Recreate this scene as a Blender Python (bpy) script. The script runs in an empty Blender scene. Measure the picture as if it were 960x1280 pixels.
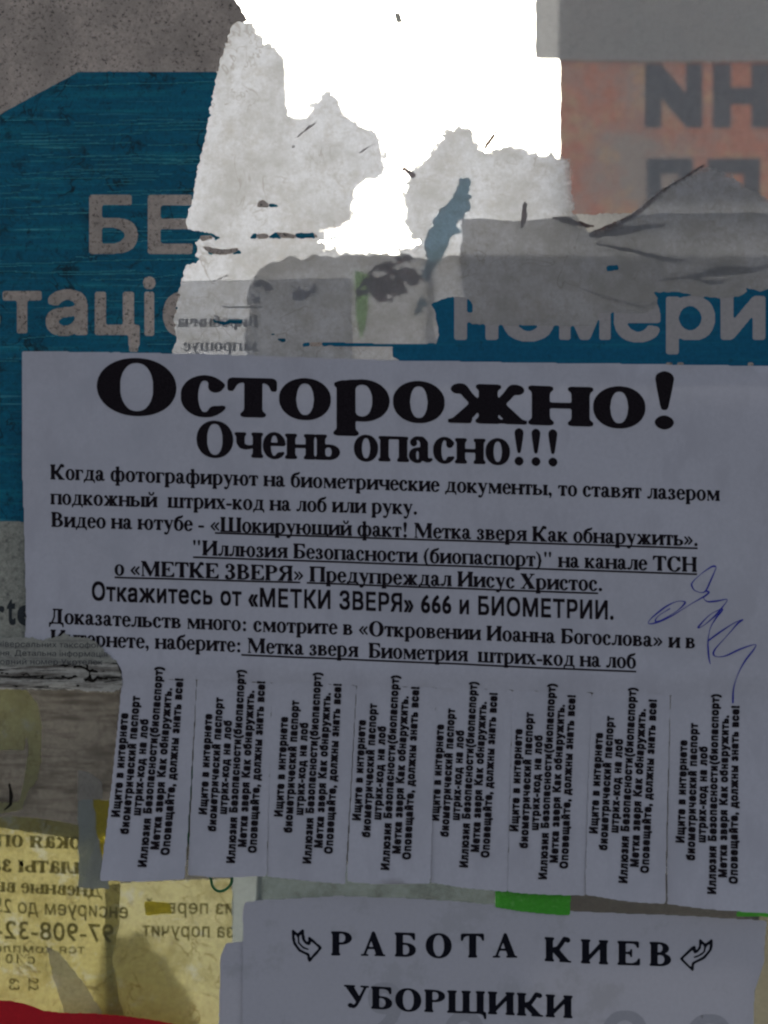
import bpy, bmesh, math, random
import numpy as np
from mathutils import Vector, noise
from mathutils.geometry import delaunay_2d_cdt

random.seed(7); rng = np.random.default_rng(7)
sc = bpy.context.scene
R = math.radians
# ------------------------------------------------------------------ camera, sky, sun, exposure
S = 0.0002222            # metres covered by one photo pixel at the face of the glass
DIST = 0.30              # camera to glass
cam_d = bpy.data.cameras.new('camera'); cam = bpy.data.objects.new('camera', cam_d)
sc.collection.objects.link(cam); sc.camera = cam
cam.location = (0, -DIST, 0); cam.rotation_euler = (R(90), 0, 0)
cam_d.sensor_fit = 'VERTICAL'; cam_d.sensor_height = 24
cam_d.lens = 24 * DIST / (1280 * S)
cam_d.clip_start = 0.01; cam_d.clip_end = 5000
cam_d.dof.use_dof = True; cam_d.dof.focus_distance = DIST - 0.0015
cam_d.dof.aperture_fstop = cam_d.lens / 14.0      # a wide open lens
sc.render.filter_size = 2.3
sc.cycles.pixel_filter_type = 'BLACKMAN_HARRIS'; sc.cycles.filter_width = 2.3
sc.cycles.max_bounces = 16; sc.cycles.diffuse_bounces = 8; sc.cycles.transparent_max_bounces = 24
sc.cycles.use_denoising = True

SUN_EL = 24
world = bpy.data.worlds.new('World'); sc.world = world; world.use_nodes = True
wt = world.node_tree; sky = wt.nodes.new('ShaderNodeTexSky')
sky.sky_type = 'NISHITA'; sky.sun_disc = False
sky.sun_elevation = R(SUN_EL); sky.sun_rotation = R(8); sky.dust_density = 6.0; sky.air_density = .8; sky.ozone_density = 0.4
hs_n = wt.nodes.new('ShaderNodeHueSaturation'); hs_n.inputs['Saturation'].default_value = .55      # thin overcast greys the blue
wt.links.new(sky.outputs[0], hs_n.inputs['Color']); wt.links.new(hs_n.outputs[0], wt.nodes['Background'].inputs[0])
wt.nodes['Background'].inputs[1].default_value = 0.15
sun_d = bpy.data.lights.new('sun', 'SUN'); sun_d.energy = 0.5; sun_d.angle = R(14); sun_d.color = (1, .95, .88)
sun = bpy.data.objects.new('sun', sun_d); sc.collection.objects.link(sun)
sdir = Vector((math.sin(R(8)) * math.cos(R(SUN_EL)), math.cos(R(8)) * math.cos(R(SUN_EL)), math.sin(R(SUN_EL))))
sun.rotation_euler = sdir.to_track_quat('Z', 'Y').to_euler()
sc.view_settings.view_transform = 'Standard'; sc.view_settings.look = 'None'
sc.view_settings.gamma = 1.0; sc.view_settings.use_curve_mapping = False
sc.view_settings.exposure = 0.75

# ------------------------------------------------------------------ 2D engine: masks -> outlines -> meshes
def px(x, y, depth=0.0):
    """a point of the sheet plane at the given depth behind the glass face, from its place on the wall"""
    k = S * (DIST + depth) / DIST
    return ((x - 480) * k, (640 - y) * k)

def pip(X, Y, pts):
    """even-odd inside test of grid points"""
    ins = np.zeros(X.shape, bool); n = len(pts)
    for i in range(n):
        x1, y1 = pts[i]; x2, y2 = pts[(i + 1) % n]
        if y1 == y2: continue
        c = ((y1 > Y) != (y2 > Y)) & (X < (x2 - x1) * (Y - y1) / (y2 - y1) + x1)
        ins ^= c
    return ins

def chain(X, Y, pts):
    """round pen stroke with a radius at each point"""
    out = np.zeros(X.shape, bool)
    if len(pts) == 1:
        x, y, r = pts[0]; return (X - x) ** 2 + (Y - y) ** 2 <= r * r
    for (x1, y1, r1), (x2, y2, r2) in zip(pts[:-1], pts[1:]):
        dx, dy = x2 - x1, y2 - y1; L = dx * dx + dy * dy or 1e-9
        t = np.clip(((X - x1) * dx + (Y - y1) * dy) / L, 0, 1)
        d = (X - x1 - t * dx) ** 2 + (Y - y1 - t * dy) ** 2
        out |= d <= (r1 + (r2 - r1) * t) ** 2
    return out

def blur(m, n):
    k = np.ones(n) / n
    m = np.apply_along_axis(lambda a: np.convolve(a, k, 'same'), 0, m)
    return np.apply_along_axis(lambda a: np.convolve(a, k, 'same'), 1, m)

def contours(m):
    """marching squares at 0.5 on a float array m[row, col]; closed loops of (col, row)"""
    m = np.pad(m, 1); b = m > .5
    code = b[:-1, :-1] * 1 + b[:-1, 1:] * 2 + b[1:, 1:] * 4 + b[1:, :-1] * 8
    rr, cc = np.nonzero((code > 0) & (code < 15))
    T = {1: [(3, 0)], 2: [(0, 1)], 3: [(3, 1)], 4: [(1, 2)], 5: [(3, 0), (1, 2)], 6: [(0, 2)], 7: [(3, 2)], 8: [(2, 3)],
         9: [(2, 0)], 10: [(0, 1), (2, 3)], 11: [(2, 1)], 12: [(1, 3)], 13: [(1, 0)], 14: [(0, 3)]}
    nxt = {}; pos = {}
    def ek(r, c, e):
        k = ((0, r, c), (1, r, c + 1), (0, r + 1, c), (1, r, c))[e]
        if k not in pos:
            if k[0] == 0:
                a, d = m[k[1], k[2]], m[k[1], k[2] + 1]; pos[k] = (k[2] + (.5 - a) / (d - a) - 1, k[1] - 1)
            else:
                a, d = m[k[1], k[2]], m[k[1] + 1, k[2]]; pos[k] = (k[2] - 1, k[1] + (.5 - a) / (d - a) - 1)
        return k
    for r, c in zip(rr.tolist(), cc.tolist()):
        for a, d in T[int(code[r, c])]:
            nxt.setdefault(ek(r, c, a), []).append(ek(r, c, d))
    loops = []
    while nxt:
        s = next(iter(nxt)); loop = [s]; cur = s
        while True:
            l = nxt.get(cur)
            if not l: break
            n = l.pop()
            if not l: del nxt[cur]
            if n == s: break
            loop.append(n); cur = n
        if len(loop) > 3: loops.append([pos[k] for k in loop])
    return loops

def rdp(p, tol):
    p = np.asarray(p); n = len(p)
    far = int(np.argmax(((p - p[0]) ** 2).sum(1)))
    if far == 0: return []
    def seg(q):
        keep = np.zeros(len(q), bool); keep[0] = keep[-1] = True; st = [(0, len(q) - 1)]
        while st:
            a, b = st.pop()
            if b - a < 2: continue
            d = q[b] - q[a]; L = math.hypot(*d) or 1e-9
            v = q[a + 1:b] - q[a]; dist = np.abs(v[:, 0] * d[1] - v[:, 1] * d[0]) / L
            i = int(dist.argmax())
            if dist[i] > tol: keep[a + 1 + i] = True; st += [(a, a + 1 + i), (a + 1 + i, b)]
        return q[keep]
    A = seg(p[:far + 1]); B = seg(np.vstack([p[far:], p[:1]]))
    return np.vstack([A[:-1], B[:-1]]).tolist()

def fill(m, tol=.25, grid=0, minlen=4):
    """mask -> (verts in (col,row), tris); grid = spacing of inner points for wrinkles"""
    vs, es = [], []
    for l in contours(m):
        q = rdp(l, tol)
        if len(q) < 3: continue
        xs = [a[0] for a in q]; ys = [a[1] for a in q]
        if max(xs) - min(xs) + max(ys) - min(ys) < minlen: continue
        o = len(vs); vs += [Vector(a) for a in q]
        es += [(o + i, o + (i + 1) % len(q)) for i in range(len(q))]
    if not vs: return [], []
    if grid:
        h, w = m.shape
        gy, gx = np.mgrid[grid / 2:h:grid, grid / 2:w:grid]
        gx = gx + rng.uniform(-.2, .2, gx.shape) * grid
        gx = np.clip(gx, 0, w - 1)
        ok = m[gy.astype(int), gx.astype(int)] > .9
        vs += [Vector((float(a), float(b))) for a, b in zip(gx[ok], gy[ok])]
    r = delaunay_2d_cdt(vs, es, [], 0, 1e-5)
    V, F = r[0], r[2]; P = np.array([tuple(v) for v in V]); F = [f for f in F if len(f) == 3]
    if not F: return [], []
    T = np.array(F); c = P[T].mean(1); h, w = m.shape
    ci = np.clip(c[:, 0], 0, w - 1.001); ri = np.clip(c[:, 1], 0, h - 1.001)
    c0 = ci.astype(int); r0 = ri.astype(int); fx = ci - c0; fy = ri - r0
    val = (m[r0, c0] * (1 - fx) + m[r0, c0 + 1] * fx) * (1 - fy) + (m[r0 + 1, c0] * (1 - fx) + m[r0 + 1, c0 + 1] * fx) * fy
    e1 = P[T[:, 1]] - P[T[:, 0]]; e2 = P[T[:, 2]] - P[T[:, 0]]
    area = np.abs(e1[:, 0] * e2[:, 1] - e1[:, 1] * e2[:, 0])
    return P.tolist(), T[(val > .5) & (area > 1e-7)].tolist()

# photo-plane grid for sheets
GX0, GY0, GX1, GY1 = -70, -70, 1040, 1350
GYY, GXX = np.mgrid[GY0:GY1, GX0:GX1].astype(float)
def vnoise(scale, seed, sx=1.0, sy=1.0, octaves=3, X=None, Y=None):
    X = GXX if X is None else X; Y = GYY if Y is None else Y
    out = np.zeros(X.shape); amp = 1; tot = 0
    for o in range(octaves):
        g = np.random.default_rng(seed * 31 + o).uniform(-1, 1, (257, 257))
        u = (X - GX0) * sx / scale * 2 ** o; v = (Y - GY0) * sy / scale * 2 ** o
        iu = np.floor(u).astype(int); iv = np.floor(v).astype(int); fu = u - iu; fv = v - iv
        fu = fu * fu * (3 - 2 * fu); fv = fv * fv * (3 - 2 * fv); iu %= 256; iv %= 256
        out += amp * ((g[iv, iu] * (1 - fu) + g[iv, iu + 1] * fu) * (1 - fv) + (g[iv + 1, iu] * (1 - fu) + g[iv + 1, iu + 1] * fu) * fv)
        tot += amp; amp *= .55
    return out / tot

def mask(polys=(), strokes=(), warp=0, scale=14, seed=1, warp2=0, sub=()):
    """wall-plane mask from outlines; warp roughens the edge as torn paper"""
    m = np.zeros(GXX.shape, bool)
    items = [(pip, p, True) for p in polys] + [(chain, s, True) for s in strokes] + [(pip, p, False) for p in sub]
    for fn, pts, add in items:
        a = np.array([q[:2] for q in pts]); pad = warp + 8 + (max(q[2] for q in pts) if fn is chain else 0)
        r0 = max(0, int(a[:, 1].min() - pad - GY0)); r1 = min(GXX.shape[0], int(a[:, 1].max() + pad - GY0) + 1)
        c0 = max(0, int(a[:, 0].min() - pad - GX0)); c1 = min(GXX.shape[1], int(a[:, 0].max() + pad - GX0) + 1)
        if r1 <= r0 or c1 <= c0: continue
        X = GXX[r0:r1, c0:c1]; Y = GYY[r0:r1, c0:c1]
        if warp:
            X2 = X + warp * vnoise(scale, seed, X=X, Y=Y) + warp2 * vnoise(4, seed + 5, X=X, Y=Y)
            Y2 = Y + warp * vnoise(scale, seed + 9, X=X, Y=Y) + warp2 * vnoise(4, seed + 6, X=X, Y=Y)
            X, Y = X2, Y2
        h = fn(X, Y, pts)
        if add: m[r0:r1, c0:c1] |= h
        else: m[r0:r1, c0:c1] &= ~h
    return m

def crop(m):
    rr = np.nonzero(m.any(1))[0]; cc = np.nonzero(m.any(0))[0]
    if len(rr) == 0: return m[:2, :2], 0, 0
    r0 = max(0, rr[0] - 3); c0 = max(0, cc[0] - 3)
    return m[r0:rr[-1] + 4, c0:cc[-1] + 4], c0 + GX0, r0 + GY0

# ------------------------------------------------------------------ objects
def props(o, label=None, cat=None, group=None, kind=None):
    if label: o['label'] = label
    if cat: o['category'] = cat
    if group: o['group'] = group
    if kind: o['kind'] = kind
    return o
def link(name, me, mat=None, parent=None):
    o = bpy.data.objects.new(name, me); sc.collection.objects.link(o)
    if mat: me.materials.append(mat)
    if parent: o.parent = parent
    return o
def empty(name, x, y, depth=0.0):
    o = bpy.data.objects.new(name, None); sc.collection.objects.link(o)
    X, Z = px(x, y, depth); o.location = (X, depth, Z); o.empty_display_size = .01
    bpy.context.view_layer.update(); return o
def mesh_obj(name, verts, faces, mat, parent=None, smooth=False):
    if parent is not None:
        l = Vector((0, 0, 0)); q = parent
        while q is not None: l = l + q.location; q = q.parent
        verts = [(a - l.x, b - l.y, c - l.z) for a, b, c in verts]
    me = bpy.data.meshes.new(name); me.from_pydata(verts, [], faces)
    # every face looks at the camera side
    me.update()
    if smooth: me.polygons.foreach_set('use_smooth', [True] * len(me.polygons))
    return link(name, me, mat, parent)

def facing(V, F):
    out = []
    for f in F:
        a, b, c = (V[i] for i in f[:3])
        ny = (b[2] - a[2]) * (c[0] - a[0]) - (b[0] - a[0]) * (c[2] - a[2])
        out.append(tuple(f) if ny < 0 else tuple(reversed(f)))
    return out

def flat0(x, y): return 0.0
def sheet(name, m, depth, mat, parent=None, height=flat0, grid=0, tol=.3, thick=None, soft=3):
    """a sheet cut to mask m, lying depth metres behind the glass face (negative: in front)"""
    mm, ox, oy = crop(m); f = mm.astype(float)
    if soft: f = blur(f, soft)
    V2, F = fill(f, tol, grid)
    V = []
    for c, r in V2:
        x, y = c + ox, r + oy; X, Z = px(x, y, max(depth, 0)); V.append((X, depth + height(x, y), Z))
    o = mesh_obj(name, V, facing(V, F), mat, parent, smooth=grid > 0)
    if thick is not None:     # how thick the torn fibre layer is at each point
        at = o.data.attributes.new('thickness', 'FLOAT', 'POINT')
        at.data.foreach_set('value', [float(thick(c + ox, r + oy)) for c, r in V2])
    return o

# ------------------------------------------------------------------ materials
def nt(name):
    m = bpy.data.materials.new(name); m.use_nodes = True; t = m.node_tree; t.nodes.clear()
    return m, t, t.nodes.new('ShaderNodeOutputMaterial')
def N(t, kind, **kw):
    n = t.nodes.new(kind)
    for k, v in kw.items():
        if k.startswith('_'): setattr(n, k[1:], v)
        else: n.inputs[k.replace('__', ' ')].default_value = v
    return n
def coords(t, sx=1000, sy=1000, sz=1000, rot=0):
    g = t.nodes.new('ShaderNodeNewGeometry'); mp = t.nodes.new('ShaderNodeMapping')
    mp.inputs['Scale'].default_value = (sx, sy, sz); mp.inputs['Rotation'].default_value = (0, rot, 0)
    t.links.new(g.outputs['Position'], mp.inputs[0]); return mp.outputs[0]
def noise_mask(t, scale, lo, hi, sx=1000, sz=1000, detail=4, rough=.6, rot=0, off=0):
    n = N(t, 'ShaderNodeTexNoise', Scale=scale, Detail=detail, Roughness=rough)
    c = coords(t, sx, 1000, sz, rot)
    if off:
        a = N(t, 'ShaderNodeVectorMath'); a.inputs[1].default_value = (off, off * .7, off * .3)
        t.links.new(c, a.inputs[0]); c = a.outputs[0]
    t.links.new(c, n.inputs['Vector'])
    r = N(t, 'ShaderNodeMapRange', _clamp=True); r.inputs[1].default_value = lo; r.inputs[2].default_value = hi
    t.links.new(n.outputs['Fac'], r.inputs[0]); return r.outputs[0]
def mixc(t, fac, a, b):
    m = t.nodes.new('ShaderNodeMix'); m.data_type = 'RGBA'
    for s, v in ((m.inputs[0], fac), (m.inputs[6], a), (m.inputs[7], b)):
        if isinstance(v, bpy.types.NodeSocket): t.links.new(v, s)
        else: s.default_value = v if isinstance(v, float) else (*v, 1)
    return m.outputs[2]
def mth(t, op, a, b):
    m = N(t, 'ShaderNodeMath', _operation=op, _use_clamp=True)
    for s, v in ((m.inputs[0], a), (m.inputs[1], b)):
        if isinstance(v, bpy.types.NodeSocket): t.links.new(v, s)
        else: s.default_value = v
    return m.outputs[0]

# how much less light the dirtier, thicker sheets pass on
THRU = dict(red_poster_paper=.2, rear_white_sheet=.42, yellow_paper=.62, pale_yellow_paper=.5, brown_grey_paper=.35, teal_grey_paper=.35, dark_grey_paper=.3,
            beige_paper=.3, rear_grey_paper=.8, tan_paper=2.4, bright_yellow_paper=1.3, milky_tape=.5, white_scrap_paper=.5)
def paper(name, col, trans=.3, tcol=None, mottle=.12, layers=(), gloss=.03, bump=.15, clear=0.0, thick=False, tfac=()):
    """sheet material: reflects col, lets tcol through; layers = (mask socket maker, colour) of stains, scratches, dirt, painted wrinkle shading"""
    m, t, out = nt(name); tcol = tcol or col; k_ = THRU.get(name, 1); tcol = tuple(v * k_ for v in tcol)
    layers = [(a, b, tuple(v * k_ for v in c_)) for a, b, c_ in layers]
    g = noise_mask(t, .9, .3, .7, detail=5, rough=.7)
    c = mixc(t, g, tuple(v * (1 - mottle) for v in col), tuple(min(1, v * (1 + mottle)) for v in col))
    tc = mixc(t, g, tuple(v * (1 - mottle) for v in tcol), tuple(min(1, v * (1 + mottle)) for v in tcol))
    for mk, lc, ltc in layers:
        f = mk(t); c = mixc(t, f, c, lc); tc = mixc(t, f, tc, ltc)
    bp = N(t, 'ShaderNodeBump', Strength=bump, Distance=.0002)
    bn = N(t, 'ShaderNodeTexNoise', Scale=2.2, Detail=6, Roughness=.75); t.links.new(coords(t), bn.inputs['Vector'])
    t.links.new(bn.outputs['Fac'], bp.inputs['Height'])
    d = N(t, 'ShaderNodeBsdfDiffuse'); t.links.new(c, d.inputs['Color']); t.links.new(bp.outputs[0], d.inputs['Normal'])
    tr = N(t, 'ShaderNodeBsdfTranslucent'); t.links.new(tc, tr.inputs['Color'])
    mx = N(t, 'ShaderNodeMixShader'); t.links.new(d.outputs[0], mx.inputs[1]); t.links.new(tr.outputs[0], mx.inputs[2])
    f = trans
    for mk, w in tfac:
        s = mth(t, 'MULTIPLY', mk(t), w) if w >= 0 else None
        if s is not None: f = mth(t, 'ADD', f, s)
    if isinstance(f, float): mx.inputs[0].default_value = f
    else: t.links.new(f, mx.inputs[0])
    sh = mx.outputs[0]
    if thick:      # thin torn fibre: holes and veils where little paper is left
        at = N(t, 'ShaderNodeAttribute', _attribute_name='thickness')
        n1 = noise_mask(t, .35, .25, .75, detail=7, rough=.62, off=3)
        a = mth(t, 'ADD', at.outputs['Fac'], mth(t, 'MULTIPLY', mth(t, 'SUBTRACT', n1, .42), .9))
        r = N(t, 'ShaderNodeMapRange', _clamp=True); r.inputs[1].default_value = .0; r.inputs[2].default_value = .62
        r.inputs[3].default_value = .0; r.inputs[4].default_value = 1 - clear
        t.links.new(a, r.inputs[0])
        tp = N(t, 'ShaderNodeBsdfTransparent'); m2 = N(t, 'ShaderNodeMixShader')
        t.links.new(r.outputs[0], m2.inputs[0]); t.links.new(tp.outputs[0], m2.inputs[1]); t.links.new(sh, m2.inputs[2]); sh = m2.outputs[0]
    elif clear:
        tp = N(t, 'ShaderNodeBsdfTransparent'); m2 = N(t, 'ShaderNodeMixShader')
        m2.inputs[0].default_value = clear; t.links.new(sh, m2.inputs[1]); t.links.new(tp.outputs[0], m2.inputs[2]); sh = m2.outputs[0]
    if gloss:
        gl = N(t, 'ShaderNodeBsdfGlossy', Roughness=.45); m3 = N(t, 'ShaderNodeMixShader'); m3.inputs[0].default_value = gloss
        t.links.new(sh, m3.inputs[1]); t.links.new(gl.outputs[0], m3.inputs[2]); sh = m3.outputs[0]
    t.links.new(sh, out.inputs[0]); return m

def ink(name, col):
    m, t, out = nt(name)
    g = noise_mask(t, 2.5, .3, .8, detail=4)
    c = mixc(t, g, col, tuple(v * 1.8 + .006 for v in col))
    d = N(t, 'ShaderNodeBsdfDiffuse'); t.links.new(c, d.inputs['Color']); t.links.new(d.outputs[0], out.inputs[0]); return m

speck = lambda sc_, lo, hi, off=0: (lambda t: noise_mask(t, sc_, lo, hi, detail=5, rough=.75, off=off))
def vein(sc_, w, off=0, lo=.45, hi=.6):
    """thin wandering crease lines, only in patches"""
    def f(t):
        n = N(t, 'ShaderNodeTexNoise', Scale=sc_, Detail=3.0, Roughness=.5, Distortion=1.2)
        a = N(t, 'ShaderNodeVectorMath'); a.inputs[1].default_value = (off, off * .6, off * .3)
        t.links.new(coords(t), a.inputs[0]); t.links.new(a.outputs[0], n.inputs['Vector'])
        d = N(t, 'ShaderNodeMath', _operation='SUBTRACT'); d.inputs[1].default_value = .5; t.links.new(n.outputs['Fac'], d.inputs[0])
        b = N(t, 'ShaderNodeMath', _operation='ABSOLUTE'); t.links.new(d.outputs[0], b.inputs[0])
        r = N(t, 'ShaderNodeMapRange', _clamp=True); r.inputs[1].default_value = 0; r.inputs[2].default_value = w; r.inputs[3].default_value = 1; r.inputs[4].default_value = 0
        t.links.new(b.outputs[0], r.inputs[0])
        return mth(t, 'MULTIPLY', r.outputs[0], noise_mask(t, sc_ * .8, lo, hi, detail=2, off=off + 5))
    return f
streak = lambda sc_, lo, hi, k=14, off=0, rot=.035: (lambda t: noise_mask(t, sc_, lo, hi, sx=1000 / k, sz=1000 * 1.2, detail=5, rough=.65, rot=rot, off=off))

M_notice = paper('notice_paper', (.55, .53, .565), .02, (.6, .6, .7), mottle=.05, bump=.16, gloss=.0,
                 layers=((speck(.035, .48, .66, 61), (.50, .485, .52), (.5, .5, .5)), (streak(.04, .52, .64, .35, 71, 0), (.51, .49, .525), (.5, .5, .5))))  # aging tone, also painted in for wrinkle shading the sheet lacks
M_notice2 = paper('job_notice_paper', (.52, .50, .53), .02, (.6, .6, .7), mottle=.035, bump=.10, gloss=.0,
                  layers=((speck(.055, .55, .63, 12), (.47, .455, .475), (.5, .45, .45)),))
M_ink = ink('black_toner', (.012, .009, .011))
M_ink2 = ink('black_print', (.008, .008, .012))
M_pen = ink('blue_pen', (.025, .03, .26))
M_fibre = paper('torn_fibre', (.62, .61, .60), .62, (.50, .525, .60), mottle=.10, bump=.4, gloss=.0, thick=True, clear=.0,
                layers=((speck(.045, .42, .62, 15), (.50, .49, .47), (.36, .37, .40)), (vein(.09, .020, 3, .5, .62), (.42, .40, .38), (.30, .29, .30)),  (speck(.12, .52, .72, 5), (.50, .48, .45), (.38, .38, .40)), (speck(.5, .50, .74, 31), (.45, .44, .43), (.36, .36, .38)), (speck(1.6, .66, .75, 1), (.2, .16, .14), (.2, .16, .14))))
scr = streak(.55, .62, .78, 26)
M_blue = paper('blue_ink_film', (.005, .095, .165), .10, (.01, .25, .38), mottle=.25, bump=.3, gloss=.01,
               layers=((streak(.5, .50, .85, 20, 4), (.01, .20, .25), (.05, .5, .55)),
                       (streak(1.1, .60, .72, 40, 8, .04), (.07, .33, .36), (.2, .7, .7)), (streak(.8, .60, .74, 25, 28, .02), (.006, .045, .07), (.01, .1, .1)), (vein(.10, .03, 12), (.008, .025, .035), (.005, .02, .03)),
                       (speck(1.1, .56, .68, 2), (.008, .04, .055), (.005, .03, .05)),
                       (speck(.13, .58, .70, 9), (.008, .03, .045), (.005, .03, .04))))
M_blue2 = paper('blue_ink_film_right', (.006, .125, .225), .10, (.01, .25, .4), mottle=.16, bump=.2, gloss=.01,
               layers=((streak(.5, .52, .85, 20, 4), (.01, .19, .27), (.05, .4, .5)), (speck(.16, .60, .72, 19), (.008, .05, .08), (.005, .03, .04)), (speck(.9, .64, .74, 2), (.008, .06, .10), (.005, .03, .05)),))
M_grey = paper('grey_print_film', (.56, .455, .38), .10, (.3, .28, .26), mottle=.22, bump=.3, gloss=.0,
               layers=((speck(.05, .42, .66, 17), (.40, .33, .275), (.2, .2, .2)), (speck(1.2, .55, .64, 3), (.07, .06, .055), (.06, .05, .05)), (speck(.35, .60, .72, 13), (.10, .085, .08), (.1, .08, .08)),
                       (streak(.8, .64, .8, 30, 5), (.36, .34, .33), (.4, .4, .4))))
M_dirty = paper('grimy_margin', (.33, .325, .27), .10, (.4, .4, .38), mottle=.25, bump=.3, gloss=.0,
               layers=((speck(.5, .50, .72, 6), (.12, .12, .11), (.1, .1, .1)), (speck(2.0, .58, .70, 3), (.08, .08, .075), (.06, .06, .06))))
M_strip = paper('grimy_strip', (.48, .45, .39), .08, (.4, .4, .38), mottle=.2, bump=.3, gloss=.0,
               layers=((streak(.5, .45, .62, 7, 21, 0), (.15, .13, .11), (.1, .1, .1)), (streak(.6, .53, .62, 9, 2, 0), (.02, .018, .016), (.02, .02, .02))))

# glass: clear pane with a faint reflection and a film of grime
def glass(name, tint, grime):
    m, t, out = nt(name)
    tp = N(t, 'ShaderNodeBsdfTransparent'); tp.inputs[0].default_value = (*tint, 1)
    gl = N(t, 'ShaderNodeBsdfGlossy', Roughness=.03); fr = N(t, 'ShaderNodeFresnel', IOR=1.45)
    mx = N(t, 'ShaderNodeMixShader'); t.links.new(fr.outputs[0], mx.inputs[0]); t.links.new(tp.outputs[0], mx.inputs[1]); t.links.new(gl.outputs[0], mx.inputs[2])
    d = N(t, 'ShaderNodeBsdfDiffuse'); d.inputs[0].default_value = (.35, .34, .32, 1)
    f = mth(t, 'MULTIPLY', noise_mask(t, .5, .45, .8, detail=6, rough=.7, off=7), grime)
    m2 = N(t, 'ShaderNodeMixShader'); t.links.new(f, m2.inputs[0]); t.links.new(mx.outputs[0], m2.inputs[1]); t.links.new(d.outputs[0], m2.inputs[2])
    t.links.new(m2.outputs[0], out.inputs[0]); return m
M_glass = glass('window_glass', (.97, .98, .975), .10)

# ------------------------------------------------------------------ setting
def box(name, x0, x1, y0, y1, z0, z1, mat, bevel=0):
    bm = bmesh.new(); bmesh.ops.create_cube(bm, size=1)
    for v in bm.verts: v.co = ((x0 + x1) / 2 + v.co.x * (x1 - x0), (y0 + y1) / 2 + v.co.y * (y1 - y0), (z0 + z1) / 2 + v.co.z * (z1 - z0))
    if bevel: bmesh.ops.bevel(bm, geom=bm.edges[:], offset=bevel, segments=2, affect='EDGES')
    me = bpy.data.meshes.new(name); bm.to_mesh(me); bm.free(); return link(name, me, mat)
mg, t, out = nt('pavement')
c = mixc(t, noise_mask(t, 3.0, .3, .7, sx=1, sz=1, detail=8), (.045, .045, .047), (.08, .078, .075))
d = N(t, 'ShaderNodeBsdfDiffuse'); t.links.new(c, d.inputs[0]); t.links.new(d.outputs[0], out.inputs[0])
me = bpy.data.meshes.new('ground'); g = 1500
me.from_pydata([(-g, -g, -1.45), (g, -g, -1.45), (g, g, -1.45), (-g, g, -1.45)], [], [(0, 1, 2, 3)])
props(link('ground', me, mg), kind='structure')
gp = box('glass_pane', -.45, .45, 0.0, .0098, -1.0, .75, M_glass, .0008)
props(gp, 'clear dusty glass pane of the stop that every notice and poster sticks to', 'glass')
gp2 = box('glass_pane', -.45, .45, .040, .046, -1.0, .75, M_glass, .0008)
props(gp2, 'second clear glass pane standing just behind the papered one, red poster on it', 'glass')
REAR = .0103; FAR = .0396

# ------------------------------------------------------------------ serif type, drawn letter by letter
XH, CH = .47, .67
def rect(x0, x1, y0, y1): return ('p', [(x0, y0), (x1, y0), (x1, y1), (x0, y1)])
def slab(xa, xb, y, up, sa=None, sb=None):
    """a bracketed serif from xa to xb at height y, joining the stem sa..sb"""
    s = 1 if up else -1; q = [(xa, y), (xb, y), (xb, y + s * .022)]
    if sa is not None: q += [(sb + .008, y + s * .05), (sb, y + s * .075), (sa, y + s * .075), (sa - .008, y + s * .05)]
    return ('p', q + [(xa, y + s * .022)])
def stem(x, t, y0=0, y1=XH, e=.045, top='b', bot='b'):
    o = [rect(x, x + t, y0, y1)]
    if bot: o.append(slab(x - e, x + t + e, y0, True, x, x + t))
    if top == 'b': o.append(slab(x - e, x + t + e, y1, False, x, x + t))
    if top == 'l': o.append(('p', [(x - e, y1 - .03), (x + t, y1 + .015), (x + t, y1 - .08), (x, y1 - .08), (x, y1 - .055), (x - e, y1 - .05)]))
    return o
def ring(cx, cy, rx, ry, t, h=.03, clip=None): return [('r', (cx, cy, rx, ry, t, h, clip))]
def st(*p): return ('s', list(p))
def cut(x0, x1, y0, y1): return ('-', [(x0, y0), (x1, y0), (x1, y1), (x0, y1)])
L, U = .135, .16
def arm(x0, y0, x1, y1, s=1):   # curled arm with a ball, as on the upper branch of k and zh
    dx = x1 - x0
    return [st((x0, y0, .02 * s), (x0 + dx * .4, y0 + .03 * s, .032 * s), (x0 + dx * .62, y0 + (y1 - y0) * .55, .034 * s), (x0 + dx * .78, y1 - .01, .032 * s), (x1 - dx * .03, y1 - .02 * s, .036 * s)), st((x1 - (.012 if dx > 0 else -.012), y1 - .035 * s, .046 * s))]
breve = [st((.19, .66, .034), (.22, .575, .02), (.29, .55, .02), (.36, .575, .02), (.39, .66, .034))]
G = {}
G['о'] = (.5, ring(.25, .235, .222, .25, .125))
G['с'] = (.444, ring(.235, .235, .208, .25, .13) + [cut(.27, .6, .10, .36), st((.335, .352, .055)), st((.30, .025, .028), (.37, .06, .018), (.42, .115, .008))])
G['е'] = (.444, ring(.23, .235, .205, .25, .12) + [cut(.2, .6, .09, .245), rect(.1, .425, .245, .278), st((.28, .02, .03), (.36, .05, .022), (.415, .11, .008))])
G['є'] = (.444, ring(.235, .235, .208, .25, .13) + [cut(.27, .6, .10, .36), st((.335, .352, .055)), rect(.1, .33, .225, .255), st((.30, .025, .028), (.37, .06, .018), (.42, .115, .008))])
G['а'] = (.475, ring(.18, .125, .155, .138, .11, .03) + [cut(.25, .5, -.1, .3), rect(.25, .37, .07, .37), st((.25, .25, .016), (.2, .245, .022)), st((.105, .365, .055)), st((.07, .40, .02), (.13, .455, .02), (.2, .462, .022), (.27, .435, .045), (.31, .37, .06)), st((.31, .08, .06), (.36, .035, .035), (.42, .03, .02), (.47, .06, .01))])
G['б'] = (.5, ring(.25, .235, .222, .25, .125) + [st((.06, .24, .028), (.07, .4, .04), (.13, .53, .045), (.24, .60, .045), (.36, .625, .04), (.42, .66, .03), (.435, .71, .008))])
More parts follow.
